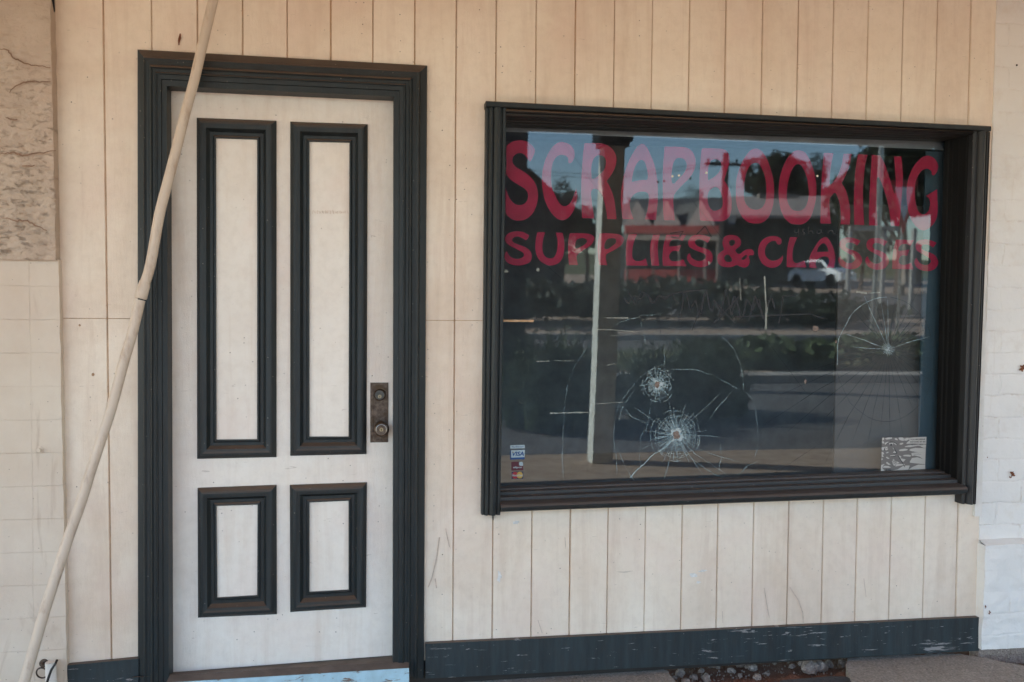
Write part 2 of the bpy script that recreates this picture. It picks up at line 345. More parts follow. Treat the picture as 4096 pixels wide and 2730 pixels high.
# ================= THE SETTING =================
def struct(mb,name,mat,label=None):
    o=mb.build(name,mat); o['kind']='structure'; return o
SL_Y=9.; top_=RF(1890,658,44.); SLOPE=(top_.z)/(44.-SL_Y)
def gz(d): return 0. if d<SL_Y else (d-SL_Y)*SLOPE
def dat(v,u=1600):
    lo,hi=3.,70.
    f=lambda d: RF(u,v,d).z-gz(d)
    for _ in range(50):
        m_=(lo+hi)/2
        if f(m_)>0: lo=m_
        else: hi=m_
    return (lo+hi)/2
SLOPE=(RF(1600,655,44.).z)/(44.-SL_Y)
DK=dat(874); DH=dat(742); DS=dat(800); DF=dat(668)
print('DEPTHS',SLOPE,DK,DS,DH,DF)
def sheet(name,mat,d0,d1,lift,x0=-80,x1=120,n=1):
    mb=MB(); ds=[d0]+([SL_Y] if d0<SL_Y<d1 else [])+[d1]
    for a,b in zip(ds,ds[1:]): mb.quad((x0,-b,gz(b)+lift),(x1,-b,gz(b)+lift),(x1,-a,gz(a)+lift),(x0,-a,gz(a)+lift))
    return struct(mb,name,mat)
g_=MB(); g_.quad((-200,-.9,-.06),(-200,4,-.06),(260,4,-.06),(260,-.9,-.06)); struct(g_,'soil_ground',M['soil'])
sheet('ground',M['grass'],.9,300,-.064,-200,260)
sheet('verge',M['asphalt'],3.95,DK,-.05)
sheet('nature_strip',M['dirt'],DK,DK+1.25,-.03); sheet('nature_strip',M['grass'],DK+1.25,DS,-.036); sheet('road',M['road'],DS,DH-4,-.05)
sheet('median',M['dirt'],DH-3.9,DH+2,-.03)
sheet('far_road',M['road'],DH+2.1,DF,-.05)
sheet('far_verge',M['dirt'],DF,60.,-.04)
def kerb(name,d,lbl):
    mb=MB(); z=gz(d); mb.box(-60,90,-d-(.45 if d<10 else .25),-d,z-.2,z+.07); o=mb.build(name,M['kerb']); o['kind']='structure'; return o
kerb('kerb',DK,''); kerb('kerb',DH-3.95,''); kerb('kerb',DH+2.05,'')
# footpath slabs that end raggedly at the wall
def slab(name,pts,y_far,z=.0,seed=1,th=.07,x_far=None):
    rnd=random.Random(seed); P=[onz(u,v,z) for u,v in pts]; Q=[]
    for a,b in zip(P,P[1:]):
        n=max(2,int((b-a).length/.012))
        for i in range(n):
            p=a.lerp(b,i/n); j=noise.noise(p*40+Vector((seed,0,0)))*.010+noise.noise(p*130)*.006
            Q.append((p.x+j*.6,p.y+j))
    Q.append((P[-1].x,P[-1].y)); L=Q[0]; E_=Q[-1]
    Q=Q+[(x_far[1],E_[1]),(x_far[1],y_far),(x_far[0],y_far)] if x_far else Q
    mb=MB(); n=len(Q)
    mb.face([(x,y,z) for x,y in Q])
    for i in range(n):
        a=Q[i]; b=Q[(i+1)%n]; mb.quad((a[0],a[1],z-th),(b[0],b[1],z-th),(b[0],b[1],z),(a[0],a[1],z))
    return mb
def gp(x,y): return x,y
sl1=slab('footpath',[(300,1600),(800,1590),(960,1570),(985,1562),(1080,1557),(1180,1549),(1262,1545),(1330,1537),(1420,1531),(1505,1529),(1532,1541),(1548,1560),(1560,1590),(1590,1640)],0,0.,3)
# rebuild left slab as a closed outline down to the kerb side
def slab_poly(pts_px,tail,seed,z=0.,th=.06):
    P=[Vector((*onz(u,v,z).xy,0)) for u,v in pts_px]; Q=[]
    for a,b in zip(P,P[1:]):
        n=max(2,int((b-a).length/.010))
        for i in range(n):
            p=a.lerp(b,i/n); j=noise.noise(p*35+Vector((seed,0,0)))*.011+noise.noise(p*120)*.007
            Q.append((p.x+j*.5,p.y+j))
    Q.append((P[-1].x,P[-1].y)); Q+=tail; mb=MB(); n=len(Q); mb.face([(x,y,z) for x,y in Q])
    for i in range(n):
        a=Q[i]; b=Q[(i+1)%n]; mb.quad((a[0],a[1],z-th),(b[0],b[1],z-th),(b[0],b[1],z),(a[0],a[1],z))
    return mb
A=onz(1590,1640); B_=onz(1975,1640)
s1=slab_poly([(300,1585),(800,1583),(960,1568),(985,1561),(1080,1556),(1180,1549),(1262,1545),(1330,1537),(1420,1531),(1505,1529),(1532,1541),(1548,1560),(1575,1590),(1590,1640)],[(A.x,-.95),(-9,-.95),(-9,onz(300,1585).y)],3)
struct(s1,'footpath',M['slab'])
s2=slab_poly([(1975,1640),(1968,1590),(1952,1552),(1944,1530),(1948,1513),(2000,1508),(2060,1504),(2110,1505),(2160,1501),(2220,1505),(2262,1512),(2300,1521),(2353,1530),(2400,1536)],[(9,onz(2400,1536).y),(9,-.95),(B_.x,-.95)],9)
struct(s2,'footpath',M['slab'])
M['path']=concrete('dusty footpath',(.36,.265,.20),(.44,.33,.25),.6); mb=MB(); mb.box(-30,40,-3.95,-.951,-.07,-.003); struct(mb,'footpath',M['path'])
# ================= CLADDING WALL =================
TOPX={1:412.6,2:605,3:789.5,4:970.5,5:1149,6:1323,7:1492,8:1660.7,9:1825,10:1986,11:2146.4,12:2304,13:2459.7,14:2611,15:2760,16:2905.4,17:3052.5,18:3195,19:3336,20:3476,21:3615,22:3751,23:3886}
BOTX={1:(446.3,2630.5),9:(1810.6,2566.8),10:(1968.8,2560.9),11:(2124.7,2553.7),12:(2277.6,2547.8),13:(2427,2540),14:(2575.7,2532.3),15:(2722.5,2525.2),16:(2865,2517.4),17:(3007.2,2509.7),18:(3146.4,2503),19:(3284.5,2494.8),20:(3420,2487.7),21:(3554.6,2481),22:(3689.7,2474.6),23:(3822.3,2467.4)}
gr={}
for n,x in TOPX.items():
    a=W(x/K,0); 
    if n in BOTX: b=W(BOTX[n][0]/K,BOTX[n][1]/K)
    else: b=None
    gr[n]=[a,b]
for n in range(2,9):
    d1=gr[1][1].x-gr[1][0].x; d9=gr[9][1].x-gr[9][0].x; gr[n][1]=Vector((gr[n][0].x+lerp(d1,d9,(n-1)/8),0,gr[1][1].z))
gr[0]=[W(120,0),W(151,1520)]; gr[24]=[W(2290,0),W(2243,1415)]
ZT=2.86; ZB=.10
def gx(n,z):
    a,b=gr[n]; t=(z-b.z)/(a.z-b.z); return lerp(b.x,a.x,t)
door_o=(-.745,.165,2.215); win_o=(.462,2.43,.66,2.125)   # openings hidden by the trims
JZ=W(1045,737).z
wall=thing('clad_wall','cream vertical board wall around the green framed door and the cracked shop window','wall',(0.7,0,0))
mb=MB(); rg=random.Random(5)
def strip(n,xa,xb,y,mat,zsplit,side=True,tilt=0):
    """vertical strip between two x functions, cut round the openings"""
    mb.cm=mat
    xm=(xa(1.4)+xb(1.4))/2
    # x sub-slices where an opening edge falls inside
    cuts=[0.,1.]
    for e in (door_o[0],door_o[1],win_o[0],win_o[1]):
        t=(e-xa(1.4))/(xb(1.4)-xa(1.4))
        if 0.02<t<.98: cuts.append(t)
    cuts.sort()
    for t0,t1 in zip(cuts,cuts[1:]):
        xc=lerp(xa(1.4),xb(1.4),(t0+t1)/2)
        segs=[(ZB,ZT)]
        if door_o[0]<xc<door_o[1]: segs=[(door_o[2],ZT)]
        elif win_o[0]<xc<win_o[1]: segs=[(ZB,win_o[2]),(win_o[3],ZT)]
        elif zsplit: segs=[(ZB,JZ-.0012),(JZ+.0012,ZT)]
        for z0,z1 in segs:
            f=lambda t,z:(lerp(xa(z),xb(z),t),y+tilt*(t-.5),z)
            mb.quad(f(t0,z0),f(t1,z0),f(t1,z1),f(t0,z1))
            if side:
                a=f(0,z0);b=f(0,z1); c=f(1,z0); d=f(1,z1)
                if t0==0: mb.quad((a[0]-.0022,a[1]+.0065,a[2]),a,b,(b[0]-.0022,b[1]+.0065,b[2]))
                if t1==1: mb.quad(c,(c[0]+.0022,c[1]+.0065,c[2]),(d[0]+.0022,d[1]+.0065,d[2]),d)
for n in range(24):
    j=rg.uniform(-.0008,.0008)
    w_=.0030 if n not in (7,15) else .0042
    h1,h2=rg.uniform(.0024,.0042),rg.uniform(.0024,.0042)
    xa=(lambda z,n=n,h1=h1:gx(n,z)+(h1 if n else -.02)); xb=(lambda z,n=n,h2=h2:gx(n+1,z)-(h2 if n<23 else -.004))
    strip(n,xa,xb,j,rg.choice((0,0,2,3)),(n<=1) or (8<=n<=10),True,rg.uniform(-.0012,.0012))
for n in range(1,24):
    strip(n,(lambda z,n=n:gx(n,z)-.007),(lambda z,n=n:gx(n,z)+.007),.0068,1,False,False)
mb.cm=1
for a,b in ((0,2),(8,11)): mb.quad((gx(a,JZ),.004,JZ-.004),(gx(b,JZ),.004,JZ-.004),(gx(b,JZ),.004,JZ+.004),(gx(a,JZ),.004,JZ+.004))
mb.build('cladding',[M['clad'],M['groove'],M['clad2'],M['clad3']],wall,fix=False)
# wall core behind, so no light leaks (brickwork of the building)
mb=MB()
for (x0,x1,z0,z1) in ((-1.3,-.74,0,3.3),(-.74,.16,2.30,3.3),(.16,.46,0,3.3),(.46,2.43,0,.62),(.46,2.43,2.2,3.3),(2.43,2.8,0,3.3)): mb.box(x0,x1,.02,.055,z0,z1)
for (x0,x1,z0,z1) in ((-12,-1.3,0,3.3),(2.8,14,0,3.3)): mb.box(x0,x1,.06,.25,z0,z1)
M['core']=simple('dark wall core',(.03,.024,.02),.95); mb.build('wall_core',M['core'],wall)
# nails and holes
def disc(mb,c,r,y,seg=10,ring=0):
    P=[(c.x+r*math.cos(2*PI*j/seg),y,c.z+r*math.sin(2*PI*j/seg)) for j in range(seg)]
    mb.face(P)
mb=MB()
for u,v in ((501,130),(967,134),(176,757),(1185,1190),(1186+437,398),(2318-440,405),(1345,1178),(2085,1157),(1545,406),(1560,404),(172,680)):
    p=W(u,v); mb.tube([(p.x,-.0002,p.z),(p.x,-.0016,p.z)],.0045,10)
nails=mb.build('nail_heads',M['clad'],wall)
mb=MB(); mb.tube([W(414,78,-.003),W(413,88,-.004),W(411,95,-.003),W(411,104,-.003)],[.002,.0045,.0035,.002],6); mb.build('rust_mark',M['rust'],wall)
mb=MB()
for u,v,r in ((214,861,.006),(183,748,.004),(95,1447-420,.005)): 
    p=W(u,v); mb.tube([(p.x,.0,p.z),(p.x+.002,-.0022,p.z)],[r,r*.6],8)
mb.build('screw_hole',M['groove'],wall)
# smudges scraped on the boards
def blob_poly(c,rx,rz,y,seed,n=26,jag=.35):
    P=[]
    for i in range(n):
        g=2*PI*i/n; k=1+jag*noise.noise(Vector((math.cos(g)*1.7+seed,math.sin(g)*1.7,seed*.3)))*1.6
        P.append((c.x+rx*k*math.cos(g),y,c.z+rz*k*math.sin(g)))
    return P
mb=MB()
for L,wd in (([(1010,1235),(1003,1285),(992,1330),(984,1350)],.0045),([(1024,1215),(1028,1235),(1033,1258)],.004),([(1000,1330),(1003,1352)],.005),([(1236,1425),(1246,1456)],.003),([(1756,1352),(1764,1400),(1768,1420)],.003),([(1815,1350),(1835,1380),(1845,1410),(1846,1440)],.005),([(1660,1405),(1661,1432)],.0025),([(1985,1330),(1990,1372)],.003),([(1298,1235),(1300,1262)],.0025)):
    P=[W(u,v,-.0035) for u,v in L]
    for a_,b_ in zip(P,P[1:]):
        nn=(b_-a_); nn=Vector((-nn.z,0,nn.x)).normalized()*wd*.5; mb.quad(a_-nn,a_+nn,b_+nn*.7,b_-nn*.7)
M['scuff']=simple('scuffed paint',(.55,.43,.35),.8,var=.25,vs=40); mb.build('scuff_marks',M['scuff'],wall,fix=False)
mb=MB()
for (u,v,rx,rz,sd) in ((1592,1322,.016,.007,3),(1614,1312,.014,.004,7),(1604,1338,.009,.004,4),(1147,1325,.007,.018,4),(1185,1201,.012,.006,9)):
    mb.face(blob_poly(W(u,v),rx,rz,-.0032,sd,34,.45))
M['smudge']=simple('grey scraped paint',(.66,.63,.60),.8,var=.25,vs=60); mb.build('scraped_patch',M['smudge'],wall,fix=False)
# base boards
def board(name,a,b,c,d,y,th,mat,par):
    """a,b top left/right, c,d bottom right/left as (x,z)"""
    mb=MB(); mb.hexa([(d[0],y,d[1]),(c[0],y,c[1]),(c[0],y+th,c[1]),(d[0],y+th,d[1])],[(a[0],y,a[1]),(b[0],y,b[1]),(b[0],y+th,b[1]),(a[0],y+th,a[1])])
    return mb.build(name,mat,par)
def xz(p): return (p.x,p.z)
yb=-.022
a=xz(W(978,1480,yb)); b=xz(W(2250,1419,yb)); c=xz(W(2250,1496,yb)); d=xz(W(978,1560,yb))
board('base_board',a,b,c,d,yb,.0215,M['greenchip'],wall)
a=xz(W(148,1530,yb)); b=xz(W(318,1514,yb)); c=(b[0],-.0); d=(a[0],-.0)
board('base_board',a,b,c,d,yb,.0215,M['greenchip'],wall)
# ================= LEFT RENDERED WALL =================
lw=thing('rendered_wall','blotchy cream end wall, rough stucco above and scored blocks below, left of the board wall','wall',(-1.6,0,0))
def gridface(mb,x0f,x1f,z0,z1,y,nx,nz,amp,sc_,seed,edge=True):
    idx={}
    for j in range(nz+1):
        z=lerp(z0,z1,j/nz)
        for i in range(nx+1):
            x=lerp(x0f(z),x1f(z),i/nx)
            if edge and i==nx: x+=noise.noise(Vector((seed,z*18,0)))*.0025
            dy=noise.fractal(Vector((x*sc_+seed,z*sc_,seed)),.8,2.,4)*amp
            idx[i,j]=len(mb.v); mb.v.append(Vector((x,y-dy,z)))
    for j in range(nz):
        for i in range(nx): mb.f.append((idx[i,j],idx[i+1,j],idx[i+1,j+1],idx[i,j+1])); mb.m.append(mb.cm)
    for j in range(nz):   # right return
        n=len(mb.v); a=mb.v[idx[nx,j]]; b=mb.v[idx[nx,j+1]]
        mb.quad(a,(a.x+.001,.02,a.z),(b.x+.001,.02,b.z),b)
ze=W(60,598,-.045).z
def xe(z):
    t=(z-.1)/2.33; return lerp(-1.020,-1.040,t)
mb=MB(); gridface(mb,lambda z:-1.7,lambda z:xe(z)+.002,ze,ZT,-.044,160,380,.007,9,3.)
for v in mb.v:
    if abs(v.y)<.03: continue
    q_=noise.fractal(Vector((v.x*26,v.z*60,4)),.7,2.,3); rg_=max(0,min(1,.5+1.4*noise.noise(Vector((v.x*4,v.z*3.2,9)))))
    v.y+=max(0,q_-.08)*.016*rg_ - .004*noise.noise(Vector((v.x*12,v.z*9,1)))
mb.box(-2.2,-1.7,-.044,.02,ze,ZT)
zz=ze
for i in range(60):
    xa=lerp(-2.2,xe(zz),i/60); xb=lerp(-2.2,xe(zz),(i+1)/60); mb.quad((xa,-.044,zz),(xb,-.044,zz),(xb,-.02,zz+.002),(xa,-.02,zz+.002))
mb.build('rough_render',M['render'],lw,smooth=60,fix=False)
mb=MB(); gridface(mb,lambda z:-2.2,lambda z:xe(z)+.006,-.05,ze+.004,-.028,60,90,.002,6,8.)
mb.build('block_face',M['block'],lw,smooth=60,fix=False)
mb=MB(); mb.box(-12,-2.2,-.03,.06,-.05,ZT+.4); mb.build('block_return',M['block'],lw)
def crackribbon(mb,pts,wd,y,jit=.0,sub=4,taper=True):
    P=[Vector(p) for p in pts]; Q=[]
    for a,b in zip(P,P[1:]):
        for i in range(sub): Q.append(a.lerp(b,i/sub)+Vector((random.uniform(-jit,jit),0,random.uniform(-jit,jit))))
    Q.append(P[-1]); n=len(Q)
    for i in range(n-1):
        a,b=Q[i],Q[i+1]; t=(b-a); nn=Vector((-t.z,0,t.x)); 
        if nn.length<1e-6: continue
        nn.normalize(); wa=wd*(1 if not taper else (.35+.65*math.sin(PI*min(1,max(0,(i+.6)/n))))); wb=wd*(1 if not taper else (.35+.65*math.sin(PI*min(1,(i+1.6)/(n+1)))))
        mb.quad(a-nn*wa/2,a+nn*wa/2,b+nn*wb/2,b-nn*wb/2)
mb=MB()
for L in ([(0,112),(18,114),(28,132),(50,142),(72,150),(116,156)],[(20,212),(50,190),(72,189),(116,188)],[(0,354),(30,352),(52,358),(80,353),(128,347)],[(14,271),(40,275)],[(8,500),(40,508),(62,506),(75,516),(108,530)],[(50,384),(80,380)]):
    crackribbon(mb,[W(u,v,-.052) for u,v in L],.005,0,.003,5)
M['crackdirt']=simple('dirt in cracks',(.25,.155,.105),.95); mb.build('crack',M['crackdirt'],lw,fix=False)
mb=MB(); mb.quad(W(118,-4,-.050),W(125,-4,-.050),W(127,27,-.050),W(124,29,-.050)); mb.build('gap',M['hole'],lw,fix=False)
mb=MB(); p=W(91,1034,-.03); mb.tube([(p.x,-.028,p.z),(p.x,-.032,p.z)],.013,18); mb.tube([(p.x,-.032,p.z),(p.x,-.042,p.z)],.007,8); mb.build('bolt',M['block'],lw,smooth=30)
mb=MB(); p=W(101,1524,-.03); mb.tube([(p.x,-.028,p.z),(p.x,-.035,p.z)],.014,18); mb.tube([(p.x,-.035,p.z),(p.x,-.05,p.z)],.006,8)
for k in range(24):
    pass
ring=[(p.x-.002+.017*math.cos(g),-.045-.006*math.sin(g),p.z-.028+.020*math.sin(g)) for g in [2*PI*i/22 for i in range(23)]]
mb.tube(ring,.0028,8,False); mb.build('tie_ring',M['rusty'],lw,smooth=40)
# conduit stub and cable
t=thing('conduit_stub','short cream conduit with a black cable at the foot of the left wall','conduit',(W(122,1565,-.07).x,-.07,0.))
a=W(116,1522,-.06); mb=MB(); mb.tube([a,Vector((a.x+.006,a.y,-.0)),],[.017,.018],14); mb.build('pipe',M['edgepaint'],t,smooth=40)
mb=MB(); mb.tube([W(131,1517,-.085),W(128,1524,-.095),W(118,1540,-.10),W(112,1556,-.10),W(106,1575,-.10)],.0042,8); mb.build('cable',M['black'],t,smooth=40)
# ================= RIGHT PAINTED BRICK WALL =================
rw=thing('painted_brick_wall','white painted brick pier with rusty blemishes right of the shop window','wall',(2.9,0,0))
def gl_(x0f,x1f,z0,z1,y,nx,nz,amp,sc_,seed,name,mat,par,ret=.05):
    mb=MB(); idx={}
    for j in range(nz+1):
        z=lerp(z0,z1,j/nz)
        for i in range(nx+1):
            x=lerp(x0f(z),x1f(z),i/nx)
            if i==0: x+=noise.noise(Vector((seed,z*14,0)))*.002
            dy=noise.fractal(Vector((x*sc_+seed,z*sc_,seed)),.8,2.,4)*amp
            # courses
            ph=(z/.0885)%1; dy-=amp*.35*math.exp(-((min(ph,1-ph))/.10)**2)*(1 if name=='brick_face' else 0)
            idx[i,j]=len(mb.v); mb.v.append(Vector((x,y-dy,z)))
    for j in range(nz):
        for i in range(nx): mb.f.append((idx[i,j],idx[i+1,j],idx[i+1,j+1],idx[i,j+1])); mb.m.append(0)
    for j in range(nz):
        a=mb.v[idx[0,j]]; b=mb.v[idx[0,j+1]]; mb.quad((a.x,y+ret,a.z),a,b,(b.x,y+ret,b.z))
    for i in range(nx):
        a=mb.v[idx[i,nz]]; b=mb.v[idx[i+1,nz]]; mb.quad(a,b,(b.x,y+ret,b.z+.02),(a.x,y+ret,a.z+.02))
        a=mb.v[idx[i,0]]; b=mb.v[idx[i+1,0]]; mb.quad((a.x,y+ret,a.z),(b.x,y+ret,b.z),b,a)
    return mb.build(name,mat,par,smooth=50,fix=False)
def xr(z):
    t=(z-.15)/2.5; return lerp(2.478,2.493,t)
zp=W(2300,1250,-.03).z
gl_(xr,lambda z:3.6,zp-.01,ZT,-.006,90,230,.0035,8,2.,'brick_face',M['brick'],rw)
xp=W(2262,1300,-.045).x
gl_(lambda z:xp+.0*z,lambda z:3.6,W(2300,1492,-.045).z,zp,-.045,90,70,.010,7,5.,'plinth',M['plinth'],rw)
mb=MB(); mb.box(3.6,14,-.02,.06,-.05,ZT+.4); mb.box(2.5,3.6,.05,.06,-.05,ZT+.4); mb.build('brick_return',M['brick'],rw)
mb=MB(); mb.box(2.478,4.5,-.02,.03,-.05,W(2300,1492,-.045).z); mb.build('footing',M['stone'],rw)
# filler strip
mb=MB(); a=W(2262,600,-.012); b=W(2249,1187,-.012)
mb.hexa([(b.x-.02,-.014,b.z),(b.x+.012,-.014,b.z),(b.x+.012,-.001,b.z),(b.x-.02,-.001,b.z)],[(a.x-.02,-.014,a.z),(a.x+.012,-.014,a.z),(a.x+.012,-.001,a.z),(a.x-.02,-.001,a.z)])
mb.build('cover_strip',M['edgepaint'],rw)
for k,(L,nm) in enumerate(((((2040+14+0,1895-0),),'x'),)): pass
mb=MB()
for (u,v,rx,rz,sd) in ((2326,1090,.010,.008,3),(2322,1097,.005,.004,5),(2349,845,.012,.012,8),(2262+7,1052,.003,.0025,2),(2249,1388,.004,.006,2),(2258,1400,.004,.006,4)):
    p=W(u,v,-.012); P=blob_poly(p,rx,rz,-.0125 if v<1250 else -.053,sd,jag=.9); mb.face(P)
mb.build('paint_chip',M['rust'],rw,fix=False)
mb=MB(); p=W(2337,150,-.01); mb.tube([(p.x,-.008,p.z),(p.x,-.0095,p.z)],.004,8); mb.build('drill_hole',M['hole'],rw)
# ================= DOOR FRAME =================
fr=thing('door_frame','dark green moulded timber frame and worn sill around the pale panelled door','door frame',(-.29,0,0))
yf=-.045
def q(L,y): return [xz(W(u,v,y)) for u,v in L]
outer=q([(316,1600),(315,113),(982,150),(974,1562)],-.02); inner=q([(388,1600),(383,198),(905,222),(903,1540)],-.048)
prof=[(0,.002),(0,-.014),(.02,-.017),(.20,-.024),(.215,-.027),(.245,-.041),(.27,-.044),(.34,-.040),(.44,-.041),(.455,-.045),(.485,-.053),(.52,-.055),(.56,-.050),(.64,-.050),(.655,-.054),(.68,-.058),(.70,-.058),(.715,-.054),(.83,-.053),(.845,-.049),(.96,-.048),(1,-.048)]
names=['side_architrave','head_architrave','side_architrave']
for i in range(3):
    mb=MB(); ringmould(mb,outer[i:i+2],inner[i:i+2],prof,False)
    # jamb lining back to the leaf
    (xa,za),(xb,zb)=inner[i],inner[i+1]
    mb.quad((xa,-.048,za),(xb,-.048,zb),(xb,.06,zb),(xa,.06,za))
    mb.build(names[i],M['green'],fr,smooth=25)
# sill
yl=.022
lb=W(388,1549,yl); rb=W(903,1509,yl)
mb=MB(); zl=lb.z-.004; zr=rb.z-.004
fl=(W(383,1570,-.085).x-.0,zl-.006); f2=(W(943,1533,-.085).x,zr-.006)
mb.cm=0
zf0=W(430,1566,-.095).z; zf1=W(925,1536,-.095).z
mb.quad((-.80,yl+.03,zl),(.17,yl+.03,zr),(.17,-.045,zf1+.004),(-.80,-.045,zf0+.004))
mb.quad((inner[0][0]+.002,-.045,zf0+.004),(W(940,1530,-.05).x,-.045,zf1+.004),(W(940,1530,-.095).x,-.095,zf1),(inner[0][0]+.002,-.095,zf0))
mb.build('sill_top',M['sillwood'],fr,fix=False)
mb=MB(); x1=W(940,1530,-.095).x; x0=inner[0][0]+.002
mb.hexa([(x0,-.0952,zf0-.075),(x1,-.0952,zf1-.055),(x1,-.03,zf1-.055),(x0,-.03,zf0-.075)],[(x0,-.0952,zf0-.001),(x1,-.0952,zf1-.001),(x1,-.03,zf1-.001),(x0,-.03,zf0-.001)])
mb.build('sill_nosing',M['lightblue'],fr)
# ================= DOOR =================
dr=thing('panelled_door','off white timber door with four panels edged in dark green moulding, brown knob on its right','door',(-.29,yl,lb.z))
mb=MB(); a,b,c,d=W(383,196,yl),W(906,220,yl),W(904,1506,yl),W(388,1546,yl)
mb.hexa([(d.x-.01,yl,d.z),(c.x+.004,yl,c.z),(c.x+.004,yl+.038,c.z),(d.x-.01,yl+.038,d.z)],[(a.x-.01,yl,a.z+.004),(b.x+.004,yl,b.z+.002),(b.x+.004,yl+.038,b.z+.002),(a.x-.01,yl+.038,a.z+.004)])
mb.build('leaf',M['door'],dr)
PN=[([(452,271),(635,278),(635,1051),(453,1055)],[(496,318),(591,321),(591,1010),(497,1011)]),
([(667,280),(845,286),(842,1044),(667,1048)],[(711,326),(803,328),(801,1004),(711,1004)]),
([(454,1122),(635,1115),(636,1412),(455,1420)],[(497,1163),(592,1160),(591,1369),(499,1374)]),
([(666,1115),(843,1109),(841,1396),(667,1407)],[(711,1155),(801,1151),(801,1356),(711,1361)])]
pr2=[(0,0),(0,-.006),(.03,-.009),(.17,-.019),(.20,-.0195),(.22,-.0225),(.30,-.0235),(.40,-.022),(.52,-.021),(.54,-.018),(.66,-.008),(.68,-.0055),(.84,-.0055),(.86,-.008),(.92,-.011),(.98,-.0115),(1,-.0115),(1,-.003)]
for o_,i_ in PN:
    O=q(o_,yl-.006); I=q(i_,yl-.01)
    mb=MB(); mb.face([(x,yl-.004,z) for x,z in I]); pn=mb.build('panel',M['panel'],dr)
    mb=MB(); ringmould(mb,O,I,[(t,yl+y) for t,y in pr2]); mb.build('moulding',M['green'],pn,smooth=25)
# lock
a=W(851,880,yl-.006); c=W(892,1017,yl-.006)
mb=MB()
for k,(e,y0,y1) in enumerate(((0,0,-.003),(.0025,-.003,-.0045))):
    mb.box(a.x+e,c.x-e,yl+y1,yl+y0,c.z+e,a.z-e)
for e in (.010,):   # raised border lines
    for x in (a.x+e,c.x-e): mb.tube([(x,yl-.0048,c.z+.018),(x,yl-.0048,a.z-.018)],.0011,6)
    for z in (a.z-e,c.z+e): mb.tube([(a.x+.018,yl-.0048,z),(c.x-.018,yl-.0048,z)],.0011,6)
pl=mb.build('lock_plate',M['rusty'],dr)
ctr=W(872.5,908,yl-.012)
mb=MB(); mb.lathe((ctr.x,yl-.004,ctr.z),[(.0215,0),(.0215,.005),(.0205,.009),(.0185,.011),(.0175,.0105),(.0170,.009)]); cyl=mb.build('deadlock',M['rusty'],pl,smooth=40)
mb=MB(); mb.lathe((ctr.x,yl-.0131,ctr.z),[(.0168,0),(.0164,.0012)]); mb.build('deadlock_face',M['darksteel'],pl,smooth=40)
mb=MB(); mb.lathe((ctr.x,yl-.0144,ctr.z-.0055),[(.0068,0),(.0062,.002)]); mb.build('key_cylinder',M['brass'],pl,smooth=40)
mb=MB(); mb.lathe((ctr.x,yl-.0166,ctr.z-.004),[(.0016,0),(.0015,.0003)]); mb.box(ctr.x-.0009,ctr.x+.0009,yl-.0169,yl-.0166,ctr.z-.010,ctr.z-.004); mb.build('keyhole',M['hole'],pl)
kc=W(876,986,yl-.04)
mb=MB(); mb.lathe((kc.x,yl-.004,kc.z),[(.0245,0),(.0245,.004),(.020,.008),(.012,.011),(.0115,.022),(.018,.028),(.0265,.036),(.0285,.046),(.0265,.054),(.0205,.0585),(.0195,.0585)],36); kn=mb.build('knob',M['rusty'],pl,smooth=50)
mb=MB(); mb.lathe((kc.x,yl-.0624,kc.z),[(.0195,0),(.0195,.0018),(.0182,.0022),(.0172,.0012),(.0170,-.0022)],36); mb.build('knob_rim',M['steel'],pl,smooth=40)
mb=MB(); mb.lathe((kc.x,yl-.0604,kc.z),[(.0160,0),(.0155,.0006)],30); mb.build('knob_face',M['rusty'],pl)
mb=MB(); mb.lathe((kc.x,yl-.0611,kc.z),[(.0075,0),(.0070,.0022)]); mb.build('key_cylinder',M['brass'],pl,smooth=40)
mb=MB(); mb.lathe((kc.x,yl-.0635,kc.z+.0015),[(.0017,0),(.0016,.0003)]); mb.box(kc.x-.0009,kc.x+.0009,yl-.0638,yl-.0635,kc.z-.005,kc.z+.0015); mb.build('keyhole',M['hole'],pl)
# ================= SHOP WINDOW =================
wn=thing('shop_window','wide cracked shop window with crimson hand painted lettering in a dark green frame','window',(1.45,0,.64))
# left fluted stile
def vstrip(name,top,bot,prof,mat):
    """top/bot: (left px, right px) ; prof (t across, y)"""
    mb=MB(); (tl,tr),(bl,br)=top,bot
    for (t0,y0),(t1,y1) in zip(prof,prof[1:]):
        def P(t,y,e):
            l,r=(tl,tr) if e else (bl,br)
            a=W(l[0],l[1],-.045); b=W(r[0],r[1],-.045); return (lerp(a.x,b.x,t),y,lerp(a.z,b.z,t))
        mb.quad(P(t0,y0,0),P(t1,y1,0),P(t1,y1,1),P(t0,y0,1))
    bt=[]; 
    for t,y in prof:
        a=W(bl[0],bl[1],-.045); b=W(br[0],br[1],-.045); bt.append((lerp(a.x,b.x,t),y,lerp(a.z,b.z,t)))
    mb.face(bt+[(bt[-1][0],.0,bt[-1][2]),(bt[0][0],.0,bt[0][2])])
    return mb.build(name,mat,wn,smooth=35,fix=True)
pS=[(0,.0),(0,-.030),(.08,-.034),(.10,-.030),(.14,-.030),(.16,-.040),(.24,-.046),(.30,-.046),(.33,-.036),(.37,-.036),(.40,-.044),(.55,-.052),(.70,-.050),(.74,-.038),(.80,-.038),(.83,-.046),(.97,-.046),(1,-.040),(1,.08)]
vstrip('side_trim',((1118,243),(1164,246)),((1108,1186),(1150,1184)),pS,M['green'])
pS2=[(0,.03),(0,-.040),(.10,-.046),(.14,-.046),(.20,-.034),(.30,-.036),(.42,-.050),(.55,-.055),(.66,-.050),(.74,-.036),(.78,-.036),(.80,-.042),(.88,-.042),(.90,-.034),(.96,-.034),(.97,-.040),(1,-.038),(1,.0)]
